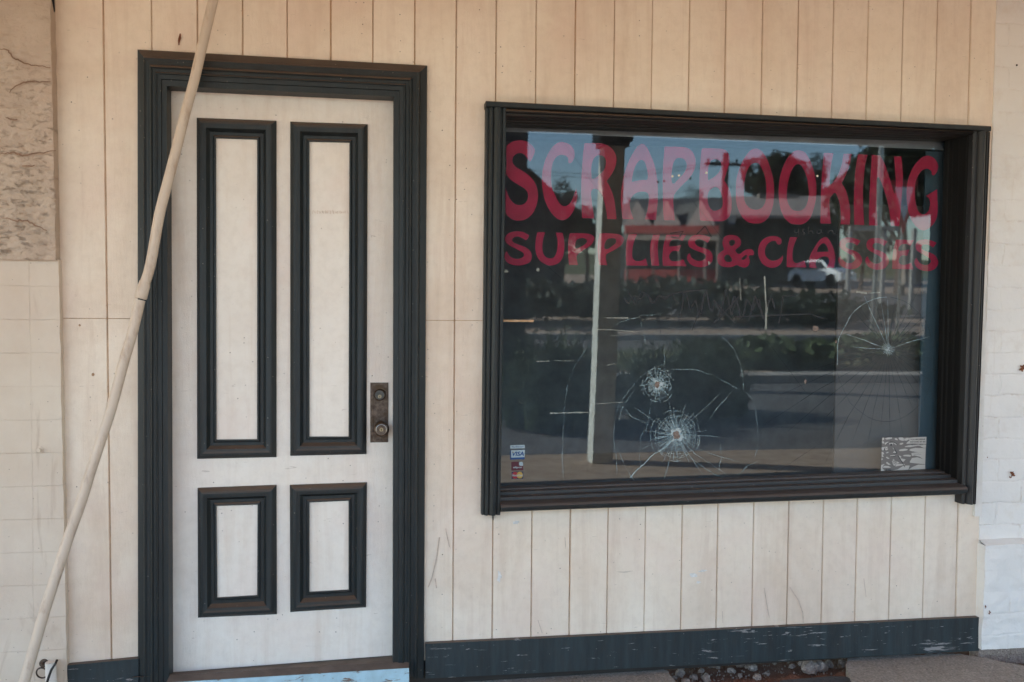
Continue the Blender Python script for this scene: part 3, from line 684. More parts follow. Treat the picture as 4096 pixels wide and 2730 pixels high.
vstrip('side_trim',((2238,300),(2278,303)),((2211,1159),(2245,1160)),pS2,M['brownpaint'])
# right reveal with grooves
mb=MB()
jt=[W(2239,308,-.04),W(2169,322,.085)]; jb=[W(2213,1125,-.04),W(2149,1084,.10)]
N=[0,.05,.08,.22,.25,.27,.45,.48,.50,.66,.69,.71,.82,.85,1]; dx=[0,0,.006,.006,0,.004,.004,0,.004,.004,0,.006,.006,0,0]
for i in range(len(N)-1):
    def P(k,e):
        A_,B2=(jt if e else jb); p=A_.lerp(B2,N[k]); return (p.x+dx[k]*.4,p.y,p.z+(.03 if e else -.03))
    mb.quad(P(i,0),P(i+1,0),P(i+1,1),P(i,1))
p0=jb[1]; p1=jt[1]
mb.quad((p0.x,p0.y,p0.z-.03),(p0.x+.1,p0.y+.02,p0.z-.03),(p1.x+.1,p1.y+.02,p1.z+.03),(p1.x,p1.y,p1.z+.03))
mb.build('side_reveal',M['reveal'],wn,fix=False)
mb=MB()   # left reveal
mb.quad((.463,-.03,.62),(.463,.13,.62),(.463,.13,2.15),(.463,-.03,2.15)); mb.build('side_reveal',M['green'],wn,fix=False)
# head
def hsweep(name,L,Rr,prof,mat,smooth=25):
    """L,R: (x, zref) ; prof (y,dz)"""
    mb=MB()
    for (y0,d0),(y1,d1) in zip(prof,prof[1:]): mb.quad((L[0],y0,L[1]+d0),(Rr[0],y0,Rr[1]+d0),(Rr[0],y1,Rr[1]+d1),(L[0],y1,L[1]+d1))
    mb.face([(L[0],y,L[1]+d) for y,d in prof]); mb.face([(Rr[0],y,Rr[1]+d) for y,d in reversed(prof)])
    return mb.build(name,mat,wn,smooth=smooth,fix=False)
a=W(1117,232,-.055); b=W(2278,290,-.055)
hsweep('head_cap',(a.x,a.z),(b.x,b.z),[(0,.0),(-.052,0),(-.055,-.003),(-.055,-.017),(-.052,-.020),(0,-.020)],M['green'])
a=W(1164,246,-.05); b=W(2238,301,-.05); gl=W(1163,292,.085); g2=W(2168,325,.085)
# head lining: dusty bevel, shadow steps, soffit back to the glass
mb=MB()
hp=[(-.022,.006,0),(-.030,-.000,0),(-.050,-.018,0),(-.053,-.024,0),(-.050,-.031,0),(-.036,-.034,.0),(-.036,-.040,.1),(-.042,-.045,.1),(-.040,-.050,.15),(-.012,-.052,.3),(-.012,-.054,.3),(.02,-.055,.55),(.02,-.062,.6),(.05,-.064,.8),(.05,-.070,.8),(.098,-.075,1.)]
zl0=a.z+.000; zr0=b.z+.000; bl_=gl.z; br_=g2.z
for (y0,d0,k0),(y1,d1,k1) in zip(hp,hp[1:]):
    f=lambda z0,zg,d,: z0+d
    s_l=(zl0-bl_)/.075; s_r=(zr0-br_)/.075
    mb.quad((a.x-.004,y0,zl0+d0*s_l),(b.x+.004,y0,zr0+d0*s_r),(b.x+.004,y1,zr0+d1*s_r),(a.x-.004,y1,zl0+d1*s_l))
mb.build('head_trim',M['headpaint'],wn,fix=False)
# sill
gl=W(1156,1117,.10); g2=W(2149,1078,.10)
sp2=[(0,-.075),(-.060,-.072),(-.074,-.066),(-.082,-.056),(-.083,-.048),(-.078,-.040),(-.066,-.0365),(-.022,-.034),(-.020,-.022),(.012,-.020),(.014,-.024),(.020,-.022),(.022,-.010),(.052,-.008),(.054,-.002),(.10,.0)]
nl=W(1150,1178,-.075); nr=W(2222,1137,-.075)
mb=MB(); L0=(W(1151,1170,-.08).x,); xl=W(1151,1170,-.08).x; xr_=W(2223,1128,-.08).x
sl_=(gl.z-nl.z)/.070; sr_=(g2.z-nr.z)/.070
prev=None
for (y0,d0),(y1,d1) in zip(sp2,sp2[1:]):
    mb.quad((xl,y0,gl.z+d0*sl_),(xr_,y0,g2.z+d0*sr_),(xr_,y1,g2.z+d1*sr_),(xl,y1,gl.z+d1*sl_))
mb.face([(xl,y,gl.z+d*sl_) for y,d in sp2]); mb.face([(xr_,y,g2.z+d*sr_) for y,d in reversed(sp2)])
M['sillgreen']=greenpaint('dusty window sill paint',dust=(.082,.063,.055),amt=.9); mb.build('sill',M['sillgreen'],wn,smooth=30,fix=False)
# glass
C4=[Wg(1150,1130),Wg(2175,1092),Wg(2185,310),Wg(1155,280)]
mb=MB(); mb.quad(*C4); gp_=mb.build('glass_pane',M['glass'],wn,fix=False)
# interior
mb=MB()
for P in ([(.2,3,.3),(4.2,3,.3),(4.2,3,2.7),(.2,3,2.7)],[(.2,.13,.35),(4.2,.13,.35),(4.2,3,.35),(.2,3,.35)],[(.2,.13,2.6),(4.2,.13,2.6),(4.2,3,2.6),(.2,3,2.6)],[(.2,.13,.3),(.2,3,.3),(.2,3,2.7),(.2,.13,2.7)],[(4.2,.13,.3),(4.2,3,.3),(4.2,3,2.7),(4.2,.13,2.7)],[(2.42,.14,.3),(4.2,.14,.3),(4.2,.14,2.7),(2.42,.14,2.7)],[(.2,.14,.3),(.47,.14,.3),(.47,.14,2.7),(.2,.14,2.7)],[(.2,.14,2.08),(4.2,.14,2.08),(4.2,.14,2.7),(.2,.14,2.7)]): mb.quad(*P)
o=mb.build('shop_interior',M['inner'],None,fix=False); o['kind']='structure'
pb=MB(); a=W(1926,640,.20); b=W(2118,640,.20); pb.box(a.x,b.x,.20,.215,.50,W(1950,470,.20).z); o=pb.build('display_board',M['innerpanel']); tag(o,'brownish board standing inside behind the right side of the shop glass','board')
pb=MB(); a=W(2121,640,.135); pb.box(a.x,a.x+.20,.135,.145,.45,2.07); o=pb.build('blue_panel',M['innerblue']); tag(o,'narrow blue grey panel inside behind the right edge of the glass','panel')
# ---- lettering ----
def smooth_outline(pts,sub=5):
    """closed outline; points given as 3-tuples are sharp corners"""
    n=len(pts); out=[]
    for i in range(n):
        p0,p1,p2,p3=pts[i-1],pts[i],pts[(i+1)%n],pts[(i+2)%n]
        a=Vector(p1[:2]); b=Vector(p2[:2]); d=(b-a).length
        m1=(b-Vector(p0[:2])) if len(p1)==2 else (b-a)
        m2=(Vector(p3[:2])-a) if len(p2)==2 else (b-a)
        if m1.length>0: m1=m1.normalized()*d
        if m2.length>0: m2=m2.normalized()*d
        for k in range(sub):
            t=k/sub; out.append((2*t**3-3*t*t+1)*a+(t**3-2*t*t+t)*m1+(-2*t**3+3*t*t)*b+(t**3-t*t)*m2)
    return out
def curve_mesh(name,loops3,mat,parent):
    """loops in a plane (points (x,z) in metres + function to 3D) filled with holes"""
    cu=bpy.data.curves.new(name,'CURVE'); cu.dimensions='2D'; cu.fill_mode='BOTH'
    for L in loops3:
        s=cu.splines.new('POLY'); s.points.add(len(L)-1); s.use_cyclic_u=True
        for i,p in enumerate(L): s.points[i].co=(p[0],p[1],0,1)
    tmp=bpy.data.objects.new(name,cu); COL.objects.link(tmp)
    dg=bpy.context.evaluated_depsgraph_get(); dg.update()
    me=bpy.data.meshes.new_from_object(tmp.evaluated_get(dg)); bpy.data.objects.remove(tmp); bpy.data.curves.remove(cu)
    V=[v.co.copy() for v in me.vertices]; F=[tuple(p.vertices) for p in me.polygons]; bpy.data.meshes.remove(me)
    return V,F
def paint_on_glass(name,loops,origin,sc_,off,mat,parent,sub=5):
    L3=[]
    for L in loops:
        S=smooth_outline(L,sub) if sub else [Vector(p[:2]) for p in L]
        L3.append([((origin[0]+p.x*sc_)/K/1000,(origin[1]+p.y*sc_)/K/1000) for p in S])
    V,F=curve_mesh(name,L3,mat,parent)
    mb=MB()
    for v in V: mb.v.append(Wg(v.x*1000,v.y*1000,off))
    for f in F: mb.f.append(f); mb.m.append(0)
    return mb.build(name,mat,parent,fix=False)
s=1
CA=(1980,540); CB=(2640,560); CC=(3100,560); SC=780/2184
S_=[(920,1185,s),(890,1165),(840,1150),(800,1160),(790,1190),(820,1220),(880,1240),(940,1275),(973,1330),(965,1390),(910,1440),(820,1448),(745,1415),(710,1360),(715,1320),(735,1298,s),(755,1340),(800,1375),(850,1380),(885,1360),(893,1330),(870,1300),(800,1260),(740,1220),(722,1170),(745,1115),(800,1095),(880,1100),(958,1133,s)]
def sh(L,dx,dy): return [(p[0]+dx,p[1]+dy)+tuple(p[2:]) for p in L]
LET=[('S',CA,[[(130,130),(180,85),(255,62),(340,70),(410,115),(445,170),(435,230),(395,303,s),(370,280),(345,240),(310,212),(262,207),(215,235),(195,280),(205,325),(250,370),(320,412),(400,475),(450,545),(480,640),(475,750),(440,850),(380,925),(290,962),(200,950),(130,895),(118,860,s),(118,600,s),(135,640),(160,700),(210,765),(270,787),(330,770),(365,720),(365,650),(325,600),(250,555),(170,500),(125,440,s),(128,300)]]),
('C',CA,[[(908,600,s),(922,660),(915,740),(880,850),(820,930),(755,957),(690,935),(620,860),(560,740),(530,600),(525,480),(540,360),(580,240),(640,140),(700,92),(755,80),(820,100),(875,150),(893,220),(880,280),(850,316),(825,315),(818,300),(820,270),(800,240),(752,226),(700,240),(655,300),(635,380),(630,470),(640,590),(680,690),(730,775),(780,800),(830,775),(870,710)]]),
('R',CA,[[(1000,95,s),(1150,92),(1240,110),(1320,165),(1360,250),(1355,330),(1320,420),(1250,520,s),(1290,590),(1330,700),(1350,830),(1362,945,s),(1258,945,s),(1245,850),(1215,720),(1180,650),(1130,607),(1095,612),(1078,650),(1085,750),(1100,850),(1110,938,s),(975,933,s),(970,800),(965,600),(972,400),(985,220)],[(1085,492,s),(1080,400),(1090,310),(1120,250),(1165,230),(1210,240),(1240,280),(1240,340),(1215,400),(1160,455),(1110,492)]]),
('A',CA,[[(1600,125),(1645,102),(1690,125),(1740,220),(1790,350),(1820,520),(1825,700),(1805,955,s),(1678,948,s),(1705,850),(1722,740),(1712,660),(1660,637),(1590,650),(1530,700),(1510,770),(1520,850),(1552,948,s),(1430,945,s),(1412,820),(1408,680),(1425,540),(1460,400),(1510,270),(1560,180)],[(1532,528,s),(1550,420),(1590,320),(1635,283),(1670,300),(1700,380),(1712,470),(1700,505,s),(1620,508)]]),
('P',CB,[[(52,75,s),(200,78),(300,90),(360,130),(395,210),(398,290),(370,370),(310,450),(230,530),(170,600),(150,660),(155,780),(167,903,s),(45,902,s),(33,780),(30,600),(30,400),(38,220)],[(148,490),(130,430),(135,340),(155,250),(190,208),(235,205),(280,230),(298,280),(290,330),(255,390),(200,445)]]),
('B',CB,[[(480,97),(600,97),(700,102),(750,130),(778,190),(775,270),(750,350),(718,452,s),(760,520),(790,590),(803,680),(800,780),(775,860),(720,905),(650,915),(450,905,s),(440,780),(438,600),(440,450),(450,280),(465,120)],[(540,458,s),(537,380),(545,300),(575,235),(620,218),(665,232),(685,270),(680,320),(655,370),(600,420)],[(540,600),(575,550),(625,530),(665,560),(690,620),(702,700),(690,760),(650,785),(600,795),(560,760),(535,690)]]),
('O',CB,[[(1075,97),(1130,120),(1190,200),(1240,330),(1272,470),(1278,600),(1265,740),(1220,860),(1150,925),(1070,940),(980,920),(910,850),(860,730),(848,590),(855,450),(885,330),(940,210),(1010,120)],[(1075,258),(1115,280),(1160,370),(1185,470),(1190,580),(1180,690),(1140,760),(1070,783),(1000,760),(950,690),(940,590),(950,450),(980,340),(1025,275)]]),
('O',CB,[[(1550,117),(1620,140),(1680,230),(1725,360),(1750,500),(1750,640),(1720,780),(1680,880),(1610,940),(1530,950),(1450,930),(1380,850),(1340,730),(1328,600),(1340,440),(1375,310),(1430,200),(1490,135)],[(1545,275),(1590,300),(1640,410),(1660,520),(1665,620),(1640,730),(1600,780),(1545,796),(1480,780),(1435,710),(1420,620),(1430,500),(1460,380),(1500,300)]]),
('K',CC,[[(547,145,s),(655,150,s),(640,220),(620,350),(613,480),(625,500),(660,460),(710,380),(745,280),(768,155,s),(860,157,s),(840,260),(800,380),(748,485,s),(790,560),(825,680),(843,800),(838,950,s),(735,948,s),(738,850),(725,720),(690,620),(672,597),(640,620),(612,670),(615,800),(625,942,s),(508,938,s),(512,700),(520,450)]]),
('I',CC,[[(930,160,s),(1037,167,s),(1010,280),(995,420),(985,600),(990,780),(998,955,s),(888,952,s),(883,780),(885,600),(895,400),(910,270)]]),
('N',CC,[[(1085,168,s),(1175,175,s),(1220,250),(1270,390),(1310,520),(1335,600),(1348,590),(1352,480),(1345,350),(1333,187,s),(1415,187,s),(1430,350),(1430,500),(1415,700),(1392,968,s),(1298,965,s),(1280,800),(1250,660),(1210,530),(1170,435),(1150,418),(1140,480),(1138,640),(1140,800),(1148,962,s),(1053,958,s),(1055,700),(1068,430)]]),
('G',CC,[[(1758,388),(1750,350),(1720,328),(1690,325),(1640,350),(1595,420),(1570,500),(1565,600),(1575,700),(1600,790),(1640,832),(1680,830),(1715,800),(1735,740),(1735,690),(1718,650),(1690,630,s),(1815,555,s),(1820,680),(1822,800),(1805,890),(1750,970),(1670,1015),(1600,990),(1530,900),(1490,780),(1473,640),(1480,500),(1520,360),(1580,260),(1650,195),(1720,178),(1790,215),(1825,280),(1820,340),(1795,385),(1775,397)]]),
('S',CA,[[(345,1185,s),(320,1165),(250,1140),(205,1155),(192,1180),(215,1210),(280,1235),(350,1265),(400,1310),(412,1360),(395,1420),(330,1455),(240,1465),(150,1440),(110,1390),(110,1330),(135,1300,s),(150,1340),(190,1375),(250,1390),(305,1375),(325,1345),(310,1320),(250,1285),(170,1245),(120,1200),(113,1150),(150,1105),(220,1082),(310,1088),(383,1125,s),(370,1160)]]),
('U',CA,[[(475,1090,s),(563,1092,s),(545,1150),(532,1230),(535,1310),(560,1360),(610,1385),(660,1370),(690,1310),(700,1230),(695,1160),(678,1095,s),(757,1097,s),(775,1180),(775,1280),(755,1380),(700,1445),(610,1465),(540,1440),(480,1380),(452,1290),(455,1180)]]),
('P',CA,[[(838,1103,s),(980,1103),(1070,1115),(1113,1150),(1105,1190),(1070,1240),(1000,1285),(930,1335,s),(915,1370),(930,1460,s),(828,1460,s),(820,1350),(818,1240),(825,1160)],[(905,1278,s),(900,1230),(915,1180),(950,1160),(1000,1160),(1030,1185),(1015,1220),(970,1250)]]),
('P',CA,[[(1170,1103,s),(1320,1105),(1400,1120),(1443,1165),(1425,1220),(1370,1270),(1250,1335,s),(1240,1370),(1258,1462,s),(1165,1458,s),(1150,1340),(1150,1220)],[(1232,1275),(1230,1220),(1260,1170),(1310,1160),(1350,1170),(1355,1205),(1320,1240),(1265,1278)]]),
('L',CA,[[(1495,1115,s),(1593,1112,s),(1560,1190),(1540,1280),(1540,1370),(1575,1412),(1640,1410),(1690,1382,s),(1710,1468,s),(1470,1465,s),(1465,1350),(1470,1220)]]),
('I',CA,[[(1770,1118,s),(1848,1118,s),(1828,1200),(1825,1320),(1840,1467,s),(1755,1467,s),(1738,1340),(1740,1220)]]),
('E',CB,[[(70,1062,s),(295,1065,s),(250,1135,s),(200,1115),(140,1120),(110,1150),(103,1195,s),(160,1192),(240,1178,s),(210,1250,s),(150,1245),(115,1270),(103,1320),(130,1355),(190,1360),(262,1338,s),(298,1417,s),(30,1413,s),(28,1300),(40,1180)]]),
('S',CB,[[(535,1158,s),(510,1140),(450,1115),(400,1125),(390,1150),(420,1190),(500,1215),(560,1245),(590,1300),(580,1370),(520,1415),(440,1428),(350,1400),(305,1340),(310,1290),(335,1270,s),(350,1315),(400,1350),(460,1355),(505,1330),(510,1295),(480,1270),(400,1240),(330,1200),(315,1150),(340,1095),(400,1065),(480,1065),(565,1095,s)]]),
('ampersand',CB,[[(700,1140),(715,1095),(760,1070),(820,1068),(880,1090),(908,1140),(895,1190),(845,1235),(865,1270),(890,1280),(930,1250),(980,1225),(1030,1230),(1052,1265),(1040,1295),(1010,1292),(992,1310),(1003,1340),(1000,1390),(960,1430),(910,1425),(860,1405),(800,1425),(720,1425),(660,1395),(640,1340),(655,1280),(705,1240),(718,1225),(702,1185)],[(775,1150),(790,1125),(815,1120),(838,1135),(835,1165),(805,1190),(785,1180)],[(720,1320),(735,1292),(765,1288),(790,1310),(808,1350),(780,1370),(735,1360)],[(912,1338),(935,1308),(975,1290),(968,1315),(945,1342)]]),
('C',CB,[[(1335,1175),(1310,1165),(1300,1140),(1275,1132),(1225,1150),(1185,1200),(1175,1260),(1190,1310),(1240,1350),(1290,1350),(1340,1330),(1375,1290,s),(1378,1330),(1350,1390),(1290,1430),(1220,1430),(1150,1390),(1105,1310),(1100,1230),(1125,1150),(1180,1100),(1260,1078),(1320,1085),(1360,1120),(1355,1165)]]),
('L',CB,[[(1455,1090,s),(1540,1092,s),(1505,1170),(1485,1270),(1490,1350),(1520,1380),(1570,1370),(1618,1350,s),(1640,1430,s),(1418,1428,s),(1420,1300),(1430,1190)]]),
('A',CC,[[(560,1090),(595,1105),(635,1170),(665,1250),(675,1330),(660,1437,s),(575,1435,s),(600,1390),(605,1340),(580,1310),(520,1315),(470,1345),(455,1390),(470,1437,s),(385,1435,s),(382,1340),(405,1270),(450,1190),(510,1115)],[(470,1258,s),(480,1215),(510,1175),(545,1160),(580,1190),(600,1250,s),(530,1255)]]),
('S',CC,[S_]),('S',CC,[sh(S_,302,6)]),
('E',CC,[[(1355,1118,s),(1558,1123,s),(1520,1188,s),(1470,1168),(1415,1175),(1385,1210),(1383,1245,s),(1430,1240),(1508,1228,s),(1480,1300,s),(1430,1295),(1395,1320),(1385,1365),(1410,1395),(1460,1400),(1525,1375,s),(1552,1452,s),(1313,1447,s),(1315,1330),(1330,1210)]]),
('S',CC,[sh(S_,852,22)])]
for nm,og,loops in LET: paint_on_glass('painted_letter',loops,og,SC,.004,M['red'],gp_)
# ---- cracks ----
rc=random.Random(11)
def rib(mb,pts,wd,off=-.0012,jit=.8,sub=4,taper=True):
    """ribbon on the glass given in photo points"""
    Q=[]
    for a,b in zip(pts,pts[1:]):
        for i in range(sub):
            t=i/sub; Q.append((lerp(a[0],b[0],t)+rc.uniform(-jit,jit),lerp(a[1],b[1],t)+rc.uniform(-jit,jit)))
    Q.append(pts[-1]); P=[Wg(u,v,off+rc.uniform(-.0002,.0002)) for u,v in Q]; n=len(P)
    for i in range(n-1):
        a,b=P[i],P[i+1]; t=b-a; nn=Vector((-t.z,0,t.x))
        if nn.length<1e-7: continue
        nn.normalize(); k=wd*rc.uniform(.5,1.35)*(1 if not taper else max(.35,math.sin(PI*(i+.7)/(n+.4))))
        mb.quad(a-nn*k/2,a+nn*k/2,b+nn*k/2,b-nn*k/2)
cl=MB(); cdk=MB()
arcs=[[(1296,1112),(1292,1050),(1294,980),(1298,925),(1304,885),(1318,845),(1345,805),(1385,765),(1430,740),(1475,726),(1520,722)],
[(1650,765),(1685,800),(1702,840),(1708,870),(1707,895),(1730,920),(1740,970),(1742,1010),(1740,1035),(1734,1050)],
[(1418,1096),(1417,1060),(1410,1010),(1412,970),(1422,930),(1440,905),(1470,868),(1500,848),(1524,838)],
[(1420,975),(1430,935),(1455,900),(1490,868),(1515,852),(1560,849),(1600,850),(1640,864),(1680,886),(1702,897)],
[(1410,1010),(1420,1035),(1440,1080),(1462,1112)],[(1527,795),(1527,838)],[(1690,890),(1655,930),(1630,965)],
[(1570,1040),(1610,1070),(1640,1090),(1690,1108)],[(1585,1035),(1630,1065),(1680,1098)],[(1575,1020),(1640,1045),(1700,1062)],
[(1420,925),(1455,960),(1490,975)],[(1470,735),(1480,770),(1484,792)],[(1690,1100),(1715,1072),(1742,1060)],[(1500,905),(1495,940),(1488,975),(1480,1000)],[(1535,915),(1545,960),(1550,985)],
[(1476,1100),(1470,1055),(1472,1010),(1480,985)],[(1650,1085),(1658,1050),(1655,1020)],[(1512,842),(1510,862)],[(1523,838),(1532,860),(1540,885)]]
for A_ in arcs:
    k_=0
    while k_<len(A_)-1:
        e_=k_+rc.randint(1,3); rib(cl,A_[k_:e_+1],rc.uniform(.0007,.0014),jit=1.1,sub=5); k_=e_
rib(cl,[(1552,1005),(1520,1035),(1500,1045),(1478,1068),(1462,1082),(1448,1098)],.0032,taper=False)
def star(cx,cy_,n,r0,r1,mbx,wd,ell=1.,jit=.6,long=0):
    for k in range(n):
        g=2*PI*(k+rc.uniform(-.3,.3))/n; a=r0; b=r1*rc.uniform(.55,1.05)
        if long and k%long==0: b*=rc.uniform(1.4,2.1)
        pts=[(cx+math.cos(g+rc.uniform(-.02,.02))*r*1.,cy_+math.sin(g)*r*ell) for r in (a,lerp(a,b,.4),lerp(a,b,.75),b)]
        rib(mbx,pts,wd,jit=jit,sub=2)
def ring(cx,cy_,r,mbx,wd,keep=.8,ell=1.):
    g=0
    while g<2*PI:
        l=rc.uniform(.15,.5)
        if rc.random()<keep:
            rr=r*rc.uniform(.93,1.07); pts=[(cx+math.cos(g+l*t)*rr,cy_+math.sin(g+l*t)*rr*ell) for t in (0,.35,.7,1)]; rib(mbx,pts,wd,jit=.4,sub=1)
        g+=l
star(1554,1000,64,4,48,cl,.0012,1.05,.5); star(1554,1000,34,16,70,cl,.0011,1.05,.8,5)
for r,kp in ((14,.8),(20,.7),(27,.6),(33,.6),(40,.75),(46,.9),(51,.75),(57,.4)): ring(1554,1002,r,cl,.0013,kp,1.08)
star(1511,884,46,4,27,cl,.0013,1.05,.5); star(1511,884,18,12,42,cl,.0014,1.,.8)
for r,kp in ((11,.8),(17,.7),(23,.6),(30,.8),(36,.6)): ring(1512,886,r,cl,.0015,kp,1.05)
star(2041,803,30,2,16,cl,.0012,1.1,.4)
for g,l in ((262,118),(270,125),(278,122),(255,130),(246,150),(236,150),(228,135),(290,118),(297,200),(309,150),(318,165),(332,115),(342,110),(12,118),(25,150),(37,160),(48,170),(58,190),(68,205),(80,235),(88,250),(95,195),(103,260),(112,250),(120,330),(132,260),(142,330),(150,370),(158,300),(166,200),(172,150),(183,90),(200,125)):
    gg=R(g); l=l*.9; pts=[(2041+math.cos(gg+rc.uniform(-.02,.02)*t)*l*t,803+math.sin(gg+rc.uniform(-.03,.03)*t)*l*t) for t in (.05,.3,.6,1)]
    rib(cdk if 0<g<175 or rc.random()<.4 else cl,pts,.0016,jit=.5,sub=4)
for g0,g1,m_ in ((175,275,cl),(275,340,cdk),(40,175,cdk),(0,40,cdk)):
    pts=[(2036+math.cos(R(g))*113*(1+.02*math.sin(g*.2)),826+math.sin(R(g))*143) for g in range(g0,g1+1,8)]; rib(m_,pts,.0015,jit=.6,sub=1,taper=False)
for L in ([(1900,1010),(1800,1075),(1760,1100)],[(1560,420),(1700,600)],[(1290,320),(1420,500)],[(1200,560),(1290,640)],[(1700,700),(1850,900)]): rib(cdk,L,.0009,jit=.6)
cl.build('crack_lines',M['crackline'],gp_,fix=False); cdk.build('dark_crack_lines',M['crackdark'],gp_,fix=False)
def glassblob(name,cx,cy_,rx,ry,off,mat,seed,jag=.4,n=24):
    P=[]
    for i in range(n):
        g=2*PI*i/n; k=1+jag*noise.noise(Vector((math.cos(g)*1.6+seed,math.sin(g)*1.6,seed*.7)))*1.5; P.append(Wg(cx+rx*k*math.cos(g),cy_+ry*k*math.sin(g),off))
    mb=MB(); mb.face(P); return mb.build(name,mat,gp_,fix=False)
glassblob('crushed_spot',1554,1001,11,11,-.0016,M['crush'],2,.9,40); glassblob('crushed_spot',1511,884,9,9,-.0016,M['crush'],5,.9,40)
glassblob('crushed_spot',2041,803,3.6,3.6,-.0016,M['crush'],8,.9,30)
glassblob('impact_pit',1554,1001,7.2,8.2,-.0022,M['crater'],2); glassblob('impact_pit',1511,884.5,5,6.3,-.0022,M['crater'],6)
# residue, marker scribbles
tp=MB()
for L,wd in (([(1394,731),(1444,731)],.004),([(1372,757),(1412,759),(1462,763)],.0035),([(1233,831),(1262,830)],.003),([(1272,829),(1320,830)],.0016),([(1264,950),(1352,948)],.0045),([(1352,929),(1432,925)],.0022),([(1395,840),(1412,836)],.0025),([(1967,671),(1992,674)],.006),([(1995,674),(2022,673)],.004),([(1757,635),(1760,700),(1760,757)],.006),([(1765,700),(1758,757)],.003),([(1700,640),(1702,690)],.003),([(1402,772),(1440,771)],.0015)): rib(tp,L,wd,-.0008,.4,6,False)
tp.build('tape_residue',M['tape'],gp_,fix=False)
for u,v,rx,ry,sd,mt in ((1236,620,4,3.5,1,'tape'),(1163,624,4.5,4,3,'tape'),(1629,605,2.5,4,5,'tape'),(1855,741,0,0,1,'x'),(1874,756,6,7,4,'crater'),(1921,786,2,3,3,'crater'),(1851,877,3,4,6,'crater')):
    if mt!='x': glassblob('stuck_flake',u,v,rx,ry,-.0018,M[mt],sd)
sb=MB()
def wob(x0,x1,yc,a,n,ph): return [(lerp(x0,x1,i/n),yc+a*math.sin(i*1.7+ph)+a*.6*math.sin(i*.9+ph*2)) for i in range(n+1)]
for L,wd in ((wob(1435,1560,685,9,16,0),.006),(wob(1560,1700,700,22,22,1),.006),(wob(1680,1780,705,20,14,2.3),.006),([(1590,760),(1612,700),(1625,665),(1560,672),(1520,685)],.005),([(1640,690),(1690,745)],.005),([(1640,745),(1700,680)],.005),([(1720,740),(1735,680),(1755,735),(1770,675)],.005),([(1790,745),(1800,680),(1830,680)],.004),([(1440,665),(1460,700),(1475,670),(1500,690)],.005),([(1690,728),(1860,722),(1900,735)],.004),([(1600,540),(1620,520),(1635,545)],.004),([(1540,537),(1570,532),(1560,548),(1542,545)],.004)): rib(sb,L,wd,-.0006,.3,4,False)
sb.build('marker_scribble',M['smear'],gp_,fix=False)
# ---- text helper ----
FONT=None
def text_mesh(txt,w,h,shear=0.,bold=0.):
    cu=bpy.data.curves.new('t','FONT'); cu.body=txt; cu.size=1; cu.shear=shear; cu.offset=bold; cu.resolution_u=3
    o=bpy.data.objects.new('t',cu); COL.objects.link(o); dg=bpy.context.evaluated_depsgraph_get(); dg.update()
    me=bpy.data.meshes.new_from_object(o.evaluated_get(dg)); bpy.data.objects.remove(o); bpy.data.curves.remove(cu)
    xs=[v.co.x for v in me.vertices]; ys=[v.co.y for v in me.vertices]; x0,x1,y0,y1=min(xs),max(xs),min(ys),max(ys)
    V=[((v.co.x-x0)/(x1-x0)*w,(v.co.y-y0)/(y1-y0)*h) for v in me.vertices]; F=[tuple(p.vertices) for p in me.polygons]; bpy.data.meshes.remove(me); return V,F
def gtext(name,txt,u,v,wpx,hpx,off,mat,parent,skew=0.,shear=0.,bold=0.):
    """(u,v) lower left corner in photo points; skew = rise per px"""
    V,F=text_mesh(txt,wpx,hpx,shear,bold); mb=MB()
    for x,y in V: mb.v.append(Wg(u+x,v-y-skew*x,off))
    for f in F: mb.f.append(f); mb.m.append(0)
    return mb.build(name,mat,parent,fix=False)
def gquad(name,L,off,mat,parent):
    mb=MB(); mb.face([Wg(u,v,off) for u,v in L]); return mb.build(name,mat,parent,fix=False)
for nm,c in (('stk_white',(.42,.52,.56)),('stk_blue',(.005,.06,.22)),('stk_maroon',(.10,.015,.03)),('stk_red',(.38,.02,.03)),('stk_gold',(.52,.34,.07)),('stk_navy',(.02,.03,.09)),('stk_grey',(.34,.36,.39)),('stk_cream',(.50,.47,.43)),('stk_brown',(.17,.155,.145)),('stk_ink',(.008,.009,.014)),('stk_pale',(.55,.56,.57))): M[nm]=simple(nm,c,.5,var=.06,bump=0)
mw=MB()
for L in ([(1505,1005),(1512,1040),(1545,1035),(1552,1000)],[(1552,1000),(1555,1060),(1550,1085)],[(1620,1000),(1595,1010),(1605,1035),(1625,1050),(1600,1065)],[(1660,975),(1665,1058)],[(1665,1035),(1690,1015),(1708,1030),(1712,1056)],[(1800,1005),(1765,1010),(1755,1040),(1780,1055),(1805,1035),(1806,1005),(1810,1040),(1830,1052)],[(1880,1010),(1885,1060)],[(1885,1035),(1910,1012),(1935,1025),(1945,1060),(1985,1045)]):
    rib(mw,[((2640+u*SC)/K,(560+v*SC)/K) for u,v in L],.0042,-.0006,.15,3,False)
mw.build('marker_writing',M['smear'],gp_,fix=False)
